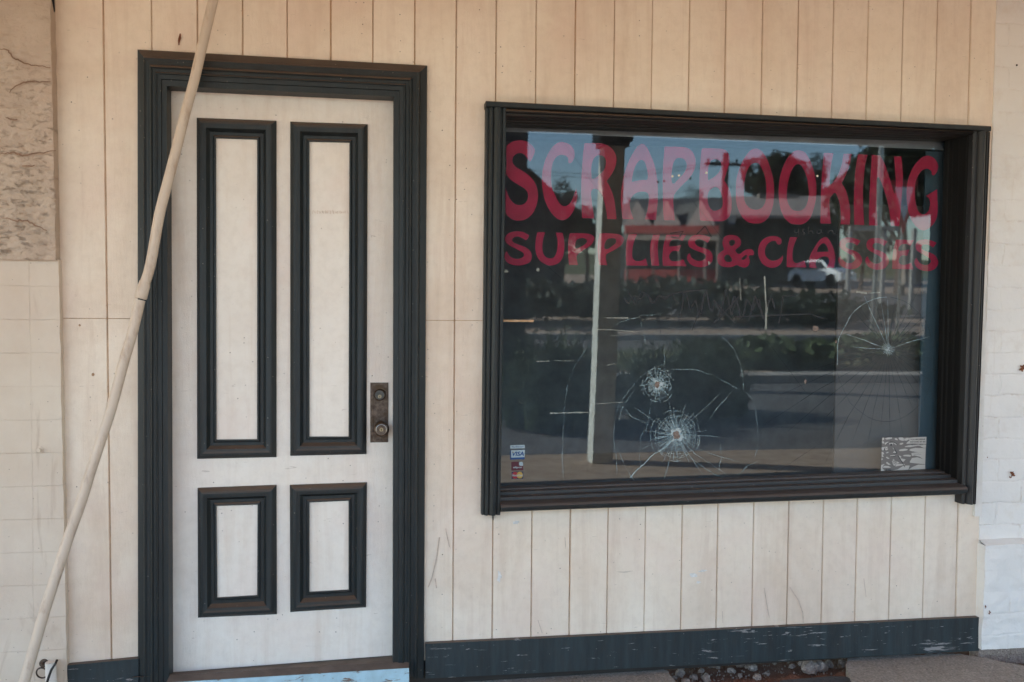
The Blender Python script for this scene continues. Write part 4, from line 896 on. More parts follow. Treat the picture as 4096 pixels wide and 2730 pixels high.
# payment sticker sheet: source crop 1900..2200 (1680 px wide)
def c6(x,y): return ((1900+x*300/1680)/K,(1700+y*300/1680)/K)
lm=MB()
for i in range(26):
    u=720+i*3.1; a_=rc.uniform(4,8); P=[W(u,488-a_*.5+rc.uniform(-2,2),yl-.0062),W(u+rc.uniform(-2,4),488+a_*.5,yl-.0062)]
    nn=Vector((.0006,0,0)); lm.quad(P[0]-nn,P[0]+nn,P[1]+nn,P[1]-nn)
lm.build('label_residue',M['scuff'],dr,fix=False)
st=thing('payment_sticker','small strip of card payment stickers on the lower left corner of the glass','sticker',Wg(*c6(950,1240),-.001))
def c6q(name,L,off,mat,par=None): return gquad(name,[c6(*p) for p in L],off,M[mat],par or st)
def c6t(name,t_,x,y,w_,h_,off,mat,par,skew=0,shear=0,bold=0):
    u,v=c6(x,y); f=300/1680/K; return gtext(name,t_,u,v,w_*f,h_*f,off,M[mat],par,skew,shear,bold)
o=c6q('heading_strip',[(790,460),(1115,450),(1115,527),(790,538)],-.0010,'stk_white'); c6t('lettering','We Welcome',818,515,270,40,-.0013,'stk_blue',o,.03)
o=c6q('card_badge',[(790,570),(1115,558),(1112,773),(790,783)],-.0010,'stk_blue'); c6q('badge_field',[(808,572),(1115,560),(1112,724),(815,737),(808,725)],-.0012,'stk_white',o)
c6t('lettering','VISA',835,700,262,98,-.0015,'stk_blue',o,.02,.25,.03); c6q('gold_flick',[(833,608),(862,606),(872,625),(850,622)],-.0018,'stk_gold',o)
o=c6q('debit_badge',[(815,832),(985,826),(985,920),(1080,920),(1080,1020),(815,1028)],-.0010,'stk_maroon'); c6t('lettering','e',985,922,95,95,-.0014,'stk_white',o,0,0,.06); c6t('lettering','eftpos',855,985,192,52,-.0014,'stk_white',o,.02,.25,.02)
o=c6q('credit_badge',[(820,1052),(1080,1045),(1080,1205),(820,1212)],-.0010,'stk_navy')
def cdisc(name,x,y,rx,ry,off,mat,par):
    mb=MB(); mb.face([Wg(*c6(x+rx*math.cos(2*PI*i/28),y+ry*math.sin(2*PI*i/28)),off) for i in range(28)]); return mb.build(name,M[mat],par,fix=False)
cdisc('red_disc',902,1134,69,78,-.0013,'stk_red',o); cdisc('gold_disc',1003,1130,68,78,-.0015,'stk_gold',o); c6t('lettering','MasterCard',835,1158,235,48,-.0018,'stk_white',o,.01,.2,.02)
# eyewitness sticker: crop 3450..3800 (2195 px wide), y 1700..
def c7(x,y): return ((3450+x*350/2195)/K,(1700+y*350/2195)/K)
ew=thing('warning_sticker','torn warning sticker with a line drawn face, lower right corner of the glass','sticker',Wg(*c7(1030,1160),-.001))
def w7(name,L,off,mat,par): return gquad(name,[c7(*p) for p in L],off,M[mat],par)
bk=w7('backing',[(485,325),(1605,303),(1572,1110),(458,1168)],-.0006,'stk_grey',ew)
bk.data.materials[0]=M['stk_brown']
for nm in ('x',): pass
patches=[[(490,330),(530,322),(548,340),(540,370),(500,405)],[(570,340),(640,320),(735,318),(742,345),(690,362),(600,370),(572,355)],[(805,350),(835,332),(870,355),(888,390),(850,385),(812,368)],[(905,322),(1000,318),(1052,345),(1055,395),(1000,402),(940,385),(908,350)],[(1062,350),(1120,325),(1165,335),(1160,375),(1100,400),(1060,398)],[(485,415),(520,415),(546,440),(530,475),(495,460)],[(550,460),(620,432),(690,425),(640,460),(575,505)],[(665,455),(770,450),(755,500),(720,520),(680,500)],[(765,450),(800,452),(870,500),(850,512),(800,480)],[(925,478),(965,455),(1025,452),(1020,480),(975,502),(930,492)],[(1165,335),(1300,315),(1605,303),(1598,480),(1250,470),(1100,478),(1110,450),(1180,395)],[(1060,545),(1150,518),(1280,500),(1400,480),(1598,500),(1582,585),(1520,575),(1440,530),(1380,528),(1200,560),(1070,560)],
[(480,570),(540,560),(625,548),(628,575),(560,600),(510,650),(485,620)],[(570,600),(640,595),(640,620),(590,645),(570,630)],[(755,580),(780,570),(815,620),(800,630)],[(765,700),(800,650),(850,700),(790,712)],[(905,635),(960,615),(1060,600),(1135,612),(1125,640),(1020,660),(935,660)],[(1165,640),(1210,605),(1330,580),(1440,585),(1585,590),(1580,690),(1400,690),(1240,665)],[(1225,710),(1330,695),(1580,690),(1575,880),(1520,860),(1430,800),(1300,770),(1240,785)],[(582,700),(640,675),(660,690),(610,722)],[(480,680),(520,685),(545,740),(500,745),(535,800),(485,810)],[(695,770),(790,760),(830,780),(700,795)],[(1010,780),(1050,755),(1160,750),(1220,770),(1200,800),(1050,790)],[(905,765),(975,795),(965,830),(930,820)],[(585,820),(610,800),(680,845),(640,858)],[(470,890),(485,825),(512,870)],[(945,840),(1085,870),(1020,935),(980,900)],[(1185,930),(1240,835),(1380,815),(1575,880),(1570,990),(1300,965),(1190,950)],
[(590,960),(615,930),(710,1000),(650,1005)],[(850,910),(935,960),(830,980),(1060,985),(1050,1010),(830,1045),(810,1000)],[(458,1168),(470,1010),(560,980),(510,1040),(490,1080),(560,1160)],[(490,1070),(560,1030),(650,1035),(718,1075),(650,1080),(560,1078)],[(1010,1040),(1070,1025),(1185,1022),(1150,1128),(740,1150),(880,1120)],[(1160,1125),(1250,1060),(1400,1000),(1570,1000),(1572,1110)],[(735,930),(760,870),(790,858),(850,930),(845,1010),(810,1038),(765,1020)]]
pm=MB()
for L in patches: pm.face([Wg(*c7(*p),-.0010) for p in L])
pm.build('printed_patches',M['stk_cream'],ew,fix=False)
ink=MB()
def istroke(L,wpx):
    P=[Wg(*c7(*p),-.0014) for p in L]; wd=wpx*350/2195/K*1.6e-3
    for a,b in zip(P,P[1:]):
        t=b-a; nn=Vector((-t.z,0,t.x)).normalized(); ink.quad(a-nn*wd/2,a+nn*wd/2,b+nn*wd/2,b-nn*wd/2)
istroke([(582,508),(620,470),(670,438),(730,430),(790,440),(840,470),(876,508)],16); istroke([(580,570),(550,590),(545,620),(572,648)],14)
istroke([(778,565),(868,718)],18); istroke([(770,712),(868,716)],12); istroke([(705,795),(828,795)],16); istroke([(888,768),(1066,1064)],16)
for L in ([(738,930),(758,1010),(795,1040),(835,1010),(855,915)],[(757,880),(772,950)],[(788,860),(792,950)],[(812,868),(810,948)],[(836,895),(826,955)],[(765,990),(800,975),(830,960)]): istroke(L,10)
ink.face([Wg(*c7(720+25*math.cos(2*PI*i/16),500+25*math.sin(2*PI*i/16)),-.0015) for i in range(16)])
ink.build('line_drawing',M['stk_ink'],ew,fix=False)
f7=350/2195/K
for t_,x,y,w_,h_ in (('YOU ARE BEING',1198,390,370,38),('WATCHED BY AN',1185,452,392,38),('EYEWITNESS',1235,516,290,34),('EYE',582,1152,132,44),('Kalgoorlie Police',1278,752,190,24)):
    u,v=c7(x,y); gtext('lettering',t_,u,v,w_*f7,h_*f7,-.0015,M['stk_ink'],ew,.02,0,.02 if h_>30 else 0)
# ================= LEANING POLE =================
PX=[(536,-215),(512,-100),(490,0),(463.5,112.5),(445,190.5),(427,256.5),(403,352),(385,421),(366,495),(346,608),(331,656),(322,690),(304,766),(285.8,828.5),(269,891),(252.8,949.4),(234.5,1004.4),(206,1091.5),(187,1154),(160,1228.5),(137,1299),(110,1382),(89,1452.6),(58,1560.6),(46,1600)]
def py(v): return lerp(-.06,-.26,(v+215)/1815)
pp=[W(u,v,py(v)) for u,v in PX]
pole=thing('leaning_pipe','long bent cream plastic pipe leaning across the door frame and left wall','pipe',tuple(pp[-1]))
def dens(P,n=4):
    out=[]
    for i in range(len(P)-1):
        p0=P[max(i-1,0)];p1=P[i];p2=P[i+1];p3=P[min(i+2,len(P)-1)]
        for k in range(n):
            t=k/n; out.append(.5*((2*p1)+(-p0+p2)*t+(2*p0-5*p1+4*p2-p3)*t*t+(-p0+3*p1-3*p2+p3)*t**3))
    out.append(P[-1]); return out
mb=MB(); mb.tube(dens(pp[:11]),.0165,18); mb.build('upper_pipe',M['pvc'],pole,smooth=50)
mb=MB(); mb.tube(dens(pp[11:]),.0165,18); mb.build('lower_pipe',M['pvc'],pole,smooth=50)
a=pp[10]; b=pp[11]; mb=MB(); mb.tube([a.lerp(b,-.25),a.lerp(b,-.05),a.lerp(b,.0),a.lerp(b,.85),a.lerp(b,.9)],[.0168,.0185,.0195,.0195,.0178],18); mb.build('socket',M['pvc'],pole,smooth=40)
# ================= RUBBLE, PLATE =================
rs=random.Random(21)
def rock(c,r,seed,flat=.7):
    bm=bmesh.new(); bmesh.ops.create_icosphere(bm,subdivisions=2,radius=1)
    for v in bm.verts:
        n_=noise.noise(v.co*1.3+Vector((seed,seed*.3,0)))*.45+noise.noise(v.co*3.5+Vector((seed,0,5)))*.18
        v.co*=1+n_
        v.co=Vector((v.co.x*r,v.co.y*r*.8,v.co.z*r*flat))
    me=bpy.data.meshes.new('stone'); bm.to_mesh(me); bm.free(); me.materials.append(M['stone'])
    o=bpy.data.objects.new('stone',me); COL.objects.link(o); o.location=c; o.rotation_euler=(0,0,rs.uniform(0,6)); return o
rocks=[(1565,1534,9,'pale angular stone nearest the left slab in the soil gap'),(1600,1520,0,''),(1563,1549,13,'large low stone by the edge of the left slab'),(1594,1555,9,'grey stone in front, left of the metal plate'),(1612,1540,8,'small stone in red soil left of the gap centre'),(1634,1527,13,'pale stone high against the base board, left'),(1650,1531,8,''),(1680,1541,10,''),(1700,1526,14,'rounded pale stone up against the base board'),(1716,1530,8,''),(1730,1535,12,''),(1762,1546,7,''),(1846,1527,13,''),(1862,1538,22,'biggest crumbly concrete lump beside the right slab'),(1885,1534,18,'craggy concrete lump touching the right slab'),(1905,1527,11,''),(1622,1558,12,'stone at the bottom edge left of the metal plate'),(1575,1565,10,''),(1740,1556,10,''),(1660,1522,6,''),(1780,1522,6,''),(1820,1530,8,''),(1550,1556,7,''),(1700,1550,6,''),(1935,1522,9,'')]
k_=0; uw=[a_+' '+b_ for a_ in ['small','pale','brownish','rough','thin','dusty','tiny'] for b_ in ['chip of stone','stone']]; words=['small grey chip','pale pebble','brownish chip','rough grey stone','thin flat stone','dusty pebble','tiny stone','knobbly stone','speckled stone','dull stone','split stone','low stone','cracked stone']
spots=['behind the big lumps','near the wall','in the red soil middle','by the plate corner','by the right slab','under the base board','left of the big lump','at the front of the gap','beside the left slab','against the rubble','close to the plate edge','between larger stones','in the soil hollow']
for u,v,r,l in rocks:
    p=onz(u,v,-.045); o=rock((p.x,p.y,-.055+r*.0009),r*.0018,u*.37+v)
    if not l: l='%s %s'%(uw[k_%14],spots[(k_*5)%13]); k_+=1
    tag(o,l,'stone','stones in the soil gap')
mb=MB()
for i in range(420):   # gravel and crumbs
    u=rs.uniform(1540,1950); v=rs.uniform(1508,1590); p=onz(u,v,-.058); r=rs.uniform(.0015,.006); n=len(mb.v)
    for d in ((1,0,0),(-1,.2,0),(0,1,0),(0,-1,.1),(0,0,1),(0,0,-1)): mb.v.append(Vector((p.x,p.y,-.058+r*.4))+Vector(d)*r*rs.uniform(.7,1.2))
    for f in ((0,2,4),(2,1,4),(1,3,4),(3,0,4),(2,0,5),(1,2,5),(3,1,5),(0,3,5)): mb.f.append(tuple(n+q_ for q_ in f)); mb.m.append(0)
o=mb.build('gravel',M['stone'],fix=False); tag(o,'fine gravel and crumbs scattered over the red soil gap','gravel',kind='stuff')
# uneven soil bed
mb=MB(); nx,ny=120,50; idx={}
p0=onz(1480,1500,-.05); x0=1.28; x1=2.62
for j in range(ny+1):
    for i in range(nx+1):
        x=lerp(x0,x1,i/nx); y=lerp(-.8,.0,j/ny); idx[i,j]=len(mb.v)
        mb.v.append(Vector((x,y,-.052-(.05 if (y>-.11 and x>1.95) else 0)+.018*noise.fractal(Vector((x*14,y*14,2)),.8,2.,4))))
for j in range(ny):
    for i in range(nx): mb.f.append((idx[i,j],idx[i+1,j],idx[i+1,j+1],idx[i,j+1])); mb.m.append(0)
o=mb.build('soil',M['soil'],smooth=80,fix=False); o['kind']='structure'
# checker plate
M['plate']=simple('dull checker plate',(.11,.105,.11),.6,.6,.3,10,.2)
a=onz(1800,1569,-.02); b=onz(1962,1560,-.02)
mb=MB(); P0=onz(1805,1560,-.012); P1=onz(1925,1553,-.012); x0=P0.x; x1=onz(1955,1560,-.012).x
mb.face([(x0-.10,P0.y-.10,-.012),(x0-.02,P0.y-.01,-.012),(P1.x-.03,P1.y,-.012),(P1.x+.02,P1.y-.01,-.012),(x1+.05,P0.y-.12,-.012),(x1+.1,-.8,-.012),(x0-.3,-.8,-.012)][::-1])
for i in range(26):
    for j in range(16):
        x=x0-.05+i*.018; y=P1.y-.02-j*.020; 
        if x<x1+.02 and y<lerp(P0.y-.01,P1.y,min(1,max(0,(x-x0)/(P1.x-x0))))-.012:
            g=R(45 if (i+j)%2 else -45); mb.box(-.007,.007,-.0015,.0015,0,.0016,g,(x,y,-.012))
o=mb.build('checker_plate',M['plate'],fix=False); tag(o,'dull grey checker plate cover at the bottom edge between the slabs','cover plate')
# ================= VERANDA =================
M['ceil']=simple('cream timber ceiling',(.84,.68,.50),.8,var=.12,vs=3)
M['postbrown']=simple('post paint',(.36,.30,.27),.7,var=.15,vs=6)
M['postwhite']=simple('weathered white post paint',(.62,.62,.57),.7,var=.25,vs=14)
vr=thing('veranda_roof','shop veranda roof of cream boards carried on square posts at the kerb','veranda',(0,-3.8,2.8))
mb=MB(); mb.box(-12,14,-3.75,.06,2.87,2.93); mb.build('ceiling',M['ceil'],vr)
mb=MB(); mb.box(-12,14,-3.80,-3.752,2.72,2.99); mb.build('edge_beam',M['green'],vr)
pc=RF(1385,1000,3.62); pt=RF(1423,420,3.62)
def vpost(x,xt,lab):
    t=thing('veranda_post',lab,'post',(x,-3.62,0),'square veranda posts')
    mb=MB(); a=.085
    mb.hexa([(x-a,-3.62-a,-.01),(x+a,-3.62-a,-.01),(x+a,-3.62+a,-.01),(x-a,-3.62+a,-.01)],[(xt-a,-3.62-a,2.72),(xt+a,-3.62-a,2.72),(xt+a,-3.62+a,2.72),(xt-a,-3.62+a,2.72)])
    mb.build('shaft',M['postwhite'],t)
    mb=MB(); mb.box(xt-.14,xt+.14,-3.62-.12,-3.62+.12,2.63,2.72); mb.box(xt-.115,xt+.115,-3.62-.10,-3.62+.10,2.585,2.63); mb.build('capital',M['green'],t)
vpost(pc.x-.02,pc.x+.03,'square post of the veranda with a sunlit pale side, reflected in the glass')
pl_=RF(1180,400,3.62); 
# dark pole and shed at left of the reflection
M['darkwood']=simple('dark timber',(.035,.033,.032),.9)
def hut(name,label,cat,u0,u1,vt,vm,dist,mat,roofm,depth=6):
    a=RF(u0,vm,dist); b=RF(u1,vm,dist); z0=gz(dist)-.3; zt=RF((u0+u1)/2,vt,dist).z; zm=a.z
    t=thing(name,label,cat,((a.x+b.x)/2,-dist,z0+.3)); mb=MB(); mb.box(a.x,b.x,-dist-depth,-dist,z0,zm); mb.build('wall',mat,t)
    xm=(a.x+b.x)/2; mb=MB(); 
    for s0,s1 in ((a.x-.3,xm),(xm,b.x+.3)):
        za=zm if s0<xm-1e-6 else zt; zb=zt if s1<=xm+1e-6 else zm
        mb.hexa([(s0,-dist-depth,za-.08),(s1,-dist-depth,zb-.08),(s1,-dist+.3,zb-.08),(s0,-dist+.3,za-.08)],[(s0,-dist-depth,za),(s1,-dist-depth,zb),(s1,-dist+.3,zb),(s0,-dist+.3,za)])
    mb.build('roof',roofm,t)
    mb=MB(); mb.face([(a.x,-dist-.0,zm),(b.x,-dist,zm),(xm,-dist,zt)]); mb.build('gable',mat,t,fix=False); return t
a=RF(1183,500,9.); b=RF(1183,300,9.)
dp=thing('dark_pillar','broad dark timber pillar left of the reflection, far side of the footpath','pillar',(a.x,-9,0)); w9=RF(1212,400,9.).x-RF(1152,400,9.).x
mb=MB(); mb.box(a.x-w9*.55,a.x+w9*.45,-9.2,-9.,-.05,7.0); mb.build('shaft',M['darkwood'],dp)
mb=MB(); mb.box(a.x-w9*.6,a.x+w9*.5,-9.25,-8.95,-.05,.25); mb.build('base',M['darkwood'],dp)
hut('dark_shed','dark gabled shed reflected at the left of the glass','shed',1130,1290,388,470,30.,M['darkwood'],M['darkwood'])
# buildings across the street
M['shopwall']=simple('shop wall across street',(.30,.20,.16),.9); M['gablew']=simple('pale gable boards',(.42,.33,.30),.8,var=.12); M['tin']=simple('dark tin roof',(.10,.095,.09),.8,.0,.2,1)
M['fascia']=simple('red fascia',(.34,.045,.04),.6,var=.15,vs=1); M['darkglass']=simple('dark shopfront',(.015,.017,.02),.3,var=.2); M['palewood']=simple('pale timber',(.30,.25,.21),.8)
D0=45.
bl=thing('gabled_shop','pale gabled shop with a red fascia across the street, reflected in the glass','building',(RF(1540,640,D0).x,-D0,gz(D0)))
def rb_(mb,u0,u1,v0,v1,d0,d1,th=None):
    """box whose front face spans the reflected photo rectangle at distance d0..d1 (left/right)"""
    a=RF(u0,v1,d0); b=RF(u1,v1,d1); c=RF(u1,v0,d1); e=RF(u0,v0,d0); th=th or .3
    mb.hexa([(a.x,a.y-th,a.z),(b.x,b.y-th,b.z),(b.x,b.y,b.z),(a.x,a.y,a.z)],[(e.x,e.y-th,e.z),(c.x,c.y-th,c.z),(c.x,c.y,c.z),(e.x,e.y,e.z)])
mb=MB(); rb_(mb,1436,1650,535,640,D0+4,D0+.4,6); mb.build('wall',M['darkglass'],bl)
mb=MB(); rb_(mb,1436,1650,618,650,D0+3.7,D0+.1,.1); mb.build('stall_riser',M['fascia'],bl)
DD=lambda u: D0+2.2-4.2*(u-1436)/214
mb=MB(); rb_(mb,1438,1652,519,537,DD(1438),DD(1652),.2); mb.build('fascia',M['fascia'],bl)
mb=MB(); rb_(mb,1438,1652,538,552,DD(1438)+.1,DD(1652)+.1,.2); mb.build('beam',M['palewood'],bl)
for u in (1440,1500,1560,1620,1648):
    mb=MB(); rb_(mb,u,u+4,540,646,DD(u)+.1,DD(u)+.1,.12); mb.build('post',M['palewood'],bl)
mb=MB(); a=RF(1445,458,D0+9); b=RF(1690,455,D0+9); c=RF(1690,515,DD(1690)+1.2); e=RF(1436,515,DD(1436)+1.2)
mb.hexa([e-Vector((0,0,.2)),c-Vector((0,0,.2)),b-Vector((0,0,.2)),a-Vector((0,0,.2))],[e,c,b,a]); mb.build('roof',M['tin'],bl,fix=True)
for u in (1466,1534,1612):
    mb=MB(); P=[RF(u-33,520,DD(u-33)+.1),RF(u+33,518,DD(u+33)+.1),RF(u,462,DD(u)+.1)]; Q=[p-Vector((0,3.5,0)) for p in P]; mb.face(P)
    mb.build('gable',M['gablew'],bl,fix=False); mb=MB(); mb.quad(P[1],Q[1],Q[2],P[2]); mb.quad(P[2],Q[2],Q[0],P[0]); mb.build('gable_roof',M['tin'],bl,fix=False)
b2=thing('long_store','long low brown roofed store right of the gabled shop, reflected in the glass','building',(RF(1790,640,D0+2).x,-D0-2,gz(D0)))
mb=MB(); rb_(mb,1655,1930,495,645,D0+3,D0+3,8); mb.build('wall',M['darkglass'],b2)
mb=MB(); a=RF(1670,453,D0+9); b=RF(1930,450,D0+9); c=RF(1935,495,D0+1.5); e=RF(1650,495,D0+1.5)
M['brownroof']=simple('brown tin roof',(.40,.33,.28),.8,var=.1); mb.hexa([e-Vector((0,0,.2)),c-Vector((0,0,.2)),b-Vector((0,0,.2)),a-Vector((0,0,.2))],[e,c,b,a]); mb.build('roof',M['brownroof'],b2)
mb=MB(); rb_(mb,1745,1835,446,455,D0+8,D0+8,.3); mb.build('ridge_vent',M['palewood'],b2)
# carport frame
cpf=thing('carport_frame','white tubular carport frame reflected at the right of the glass','carport',(RF(2010,660,24.).x,-24,gz(24)))
M['whitem']=simple('white metal',(.36,.34,.31),.5,var=.08)
mb=MB(); rb_(mb,1955,2066,519,530,24,24,.15); mb.build('top_beam',M['whitem'],cpf)
for u in (1957,2036,2104):
    mb=MB(); a=RF(u,525,24.); mb.box(a.x-.06,a.x+.06,-24.12,-24,gz(24)-.05,a.z); mb.build('post',M['whitem'],cpf)
mb=MB(); rb_(mb,2080,2118,560,655,25,25,.3); mb.build('pale_screen',M['palewood'],cpf)
# lamp post
lp=RF(2022,500,14.); mb=MB(); top=RF(2030,250,14.)
lpt=thing('lamp_post','pale steel lamp post beside the triangular sign in the reflection','lamp post',(lp.x,-14,gz(14)))
mb.tube([(lp.x-.06,-14,gz(14)-.1),(lp.x-.02,-14,2.5),(top.x,-14,top.z+1.5)],[.07,.06,.05],12); mb.build('shaft',M['steel'],lpt)
mb=MB(); mb.tube([(top.x,-14,top.z+1.5),(top.x+.4,-13.6,top.z+1.9),(top.x+1.2,-13,top.z+2.0)],.035,8); mb.build('arm',M['steel'],lpt)
mb=MB(); mb.box(top.x+1.0,top.x+1.5,-13.1,-12.9,top.z+1.92,top.z+2.05); mb.build('lamp_head',M['steel'],lpt)
# give way sign (seen edge-on-ish)
gs=thing('triangle_sign','red bordered white triangle road sign pointing down, reflected near the right edge','road sign',(RF(2078,640,12.).x,-12,gz(12)))
M['signred']=simple('sign red',(.55,.02,.02),.4,var=.1); M['signwhite']=simple('sign white',(.72,.72,.74),.4,var=.05)
tl=RF(2046,416,12.); tr_=RF(2110,416,12.); tpn=RF(2076,540,12.)
def tri(name,k,off,mat):
    ctr_=(tl+tr_+tpn)/3; P=[ctr_+(p-ctr_)*k+Vector((0,off,0)) for p in (tl,tr_,tpn)]; mb=MB(); mb.face(P); Q=[p-Vector((0,.004,0)) for p in P]; mb.face(Q[::-1])
    for i in range(3): mb.quad(P[i],P[(i+1)%3],Q[(i+1)%3],Q[i])
    return mb.build(name,mat,gs)
tri('border',1.,.0,M['signred']); tri('face',.66,.006,M['signwhite'])
mb=MB(); mb.tube([(tpn.x,-12.05,gz(12)-.1),(tpn.x,-12.05,tl.z)],.03,10); mb.build('post',M['steel'],gs)
# power pole
pz=RF(1667,380,34.); pp_=thing('power_pole','dark timber power pole with crossarm before the gabled shop','power pole',(pz.x,-34,gz(34)))
mb=MB(); mb.tube([(pz.x,-34,gz(34)-.2),(pz.x,-34,RF(1667,352,34.).z)],[.19,.14],10); mb.build('pole',M['darkwood'],pp_)
a=RF(1618,379,34.); b=RF(1716,376,34.); mb=MB(); mb.box(a.x,b.x,-33.95,-33.8,pz.z-.06,pz.z+.07); mb.build('crossarm',M['darkwood'],pp_)
for u in (1625,1645,1690,1710):
    mb=MB(); c=RF(u,376,34.); mb.tube([(c.x,-33.9,pz.z),(c.x,-33.9,pz.z+.25)],.05,8); mb.build('insulator',M['darkwood'],pp_)
for k,v in enumerate((372,380,430)):
    mb=MB(); a=RF(1100,v+12,34.); b=RF(1667,v,34.); c=RF(2250,v-14,34.)
    mb.tube([a,a.lerp(b,.5)-Vector((0,0,.5)),b,b.lerp(c,.5)-Vector((0,0,.5)),c],.012,5,False)
    o=mb.build('power_line',M['black']); tag(o,['topmost thin power line across the sky','middle power line across the sky just below the top one','lowest power line, well below the crossarm'][k],'power line','overhead power lines')
# ---- vegetation ----
def leafball(mb,c,rx,ry,rz,n,s0,rnd,hollow=.5):
    for i in range(n):
        d=Vector((rnd.gauss(0,1),rnd.gauss(0,1),rnd.gauss(0,1))).normalized()*(hollow+(1-hollow)*rnd.random()**.6)
        k=1+.25*noise.noise(d*2.2+Vector(c)*.3); p=Vector(c)+Vector((d.x*rx*k,d.y*ry*k,d.z*rz*k))
        a=Vector((rnd.uniform(-1,1),rnd.uniform(-1,1),rnd.uniform(-1,1))).normalized(); b=a.orthogonal().normalized(); s_=s0*rnd.uniform(.6,1.4)
        mb.quad(p-a*s_-b*s_*.5,p+a*s_-b*s_*.5,p+a*s_+b*s_*.5,p-a*s_+b*s_*.5)
def tree(u,vb,vt,wpx,dist,lab,mat,seed,nb=9,n=420):
    rnd=random.Random(seed); base=RF(u,vb,dist); z0=gz(dist); top=RF(u,vt,dist); x=RF(u,vt,dist).x; wd=(RF(u+wpx/2,vt,dist).x-RF(u-wpx/2,vt,dist).x)
    H=top.z-z0; t=thing('tree',lab,'tree',(x,-dist,z0)); mb=MB()
    mb.tube([(x,-dist,z0-.2),(x+.1,-dist,z0+H*.3),(x-.1,-dist,z0+H*.6)],[H*.03,H*.022,H*.012],8)
    for k in range(5):
        g=rnd.uniform(0,6.28); mb.tube([(x,-dist,z0+H*(.25+.06*k)),(x+math.cos(g)*wd*.2,-dist+math.sin(g)*wd*.2,z0+H*(.5+.05*k)),(x+math.cos(g)*wd*.33,-dist+math.sin(g)*wd*.3,z0+H*(.62+.05*k))],[H*.013,H*.008,H*.004],6)
    mb.build('trunk',M['bark'],t)
    mb=MB()
    for k in range(nb):
        g=rnd.uniform(0,6.28); rr=rnd.uniform(0,.34)*wd; hz=rnd.uniform(.45,.86); s_=rnd.uniform(.16,.27)*wd*(1.15-.4*hz)
        leafball(mb,(x+math.cos(g)*rr,-dist+math.sin(g)*rr,z0+H*hz),s_,s_,s_*.75,n,wd*.016,rnd,.45)
    leafball(mb,(x,-dist,z0+H*.88),wd*.2,wd*.2,H*.12,n,wd*.016,rnd,.3)
    mb.build('crown',mat,t,fix=False); return t
tree(1292,640,405,120,34,'pointed dark tree reflected left of the pale post',M['leafd'],1)
tree(1790,640,345,200,62,'big dark spreading tree behind the brown roofed store',M['leafd'],2,20,600)
tree(1880,640,350,120,60,'dark tree right of the big spreading one behind the store roof',M['leafd'],3,14,560)
tree(1590,640,418,70,66,'small rounded tree peeking over the gabled shop roof',M['leafd'],4,6,200)
tree(2085,640,235,300,36,'tall loose grey green tree reflected at the right of the glass',M['leafg'],5,30,600)
tree(1350,640,470,150,40,'low dark tree beside the gabled shop, left of the post',M['leafd'],6,9)
tree(1230,640,500,170,42,'low dark tree beneath the shed gable at far left',M['leafd'],7,9)
tree(1985,650,470,170,40,'bushy grey green tree right of the long store',M['leafg'],8,10)
def spiky(x,y,H,n,lab,seed,mat=None,name='spiky_shrub',spread=.5,group='spiky shrubs in the kerbside bed'):
    rnd=random.Random(seed); mb=MB(); z0=gz(-y)
    for i in range(n):
        g=rnd.uniform(0,2*PI); r0=rnd.uniform(0,.42)*H; l=rnd.uniform(.35,1.08)*H*(1.1-.9*r0/H); tl_=rnd.uniform(.05,spread); d=Vector((math.cos(g),math.sin(g),0)); b=Vector((x,y,z0))+d*r0
        m1=b+d*l*tl_*.4+Vector((0,0,l*.6)); e=b+d*l*tl_+Vector((0,0,l*(1-.25*tl_))); s_=Vector((-d.y,d.x,0))*H*.012
        mb.quad(b-s_,b+s_,m1+s_,m1-s_); mb.face([m1-s_,m1+s_,e])
        for j in range(4):   # side leaves
            q_=b.lerp(e,rnd.uniform(.25,1)); dd=Vector((rnd.uniform(-1,1),rnd.uniform(-1,1),rnd.uniform(.2,1))).normalized()*H*.06; mb.face([q_,q_+dd*.5+s_*1.2,q_+dd,q_+dd*.5-s_*1.2])
    leafball(mb,(x,y,z0+.2*H),.42*H,.38*H,.32*H,900,.03,rnd,.2); leafball(mb,(x,y,z0+.5*H),.3*H,.3*H,.3*H,500,.022,rnd,.2)
    t=thing(name,lab,'shrub',(x,y,z0),group); mb.build('foliage',mat or M['spiky'],t,fix=False)
    mb=MB(); mb.tube([(x,y,z0-.05),(x,y,z0+H*.3)],[.03,.015],6); mb.build('stem',M['bark'],t); return t
for k,(u,v,dist,Hh,l) in enumerate(((1215,1010,5.6,.95,'dark upright shrub nearest the left window edge in the reflection'),(1275,1000,5.4,1.05,'tall dark shrub second from the left in the reflection'),(1335,1000,5.7,.95,'dark shrub touching the pale post on its left'),(1500,960,6.0,.9,'dark shrub just right of the post behind the upper bullet hole'),(1590,960,6.4,.85,'spiky dark shrub between the cracks and the kerb'),(1650,960,6.1,.8,'rightmost spiky shrub leaning toward the kerb'))):
    p=RF(u,v,dist); spiky(p.x,-dist,Hh,420,l,30+k)
def bush(u,v,dist,w_,h_,lab,seed,mat,n=900):
    rnd=random.Random(seed); p=RF(u,v,dist); t=thing('bush',lab,'bush',(p.x,-dist,gz(dist)),'low bushes along the street'); mb=MB()
    for k in range(6): leafball(mb,(p.x+rnd.uniform(-.4,.4)*w_,-dist+rnd.uniform(-.3,.3)*w_*.5,gz(dist)+h_*rnd.uniform(.3,.65)),w_*.26,w_*.26,h_*.38,n//6,.05+w_*.008,rnd,.3)
    mb.build('foliage',mat,t,fix=False); mb=MB(); mb.tube([(p.x,-dist,gz(dist)-.05),(p.x,-dist,gz(dist)+h_*.4)],[.03,.02],6); mb.build('stem',M['bark'],t)
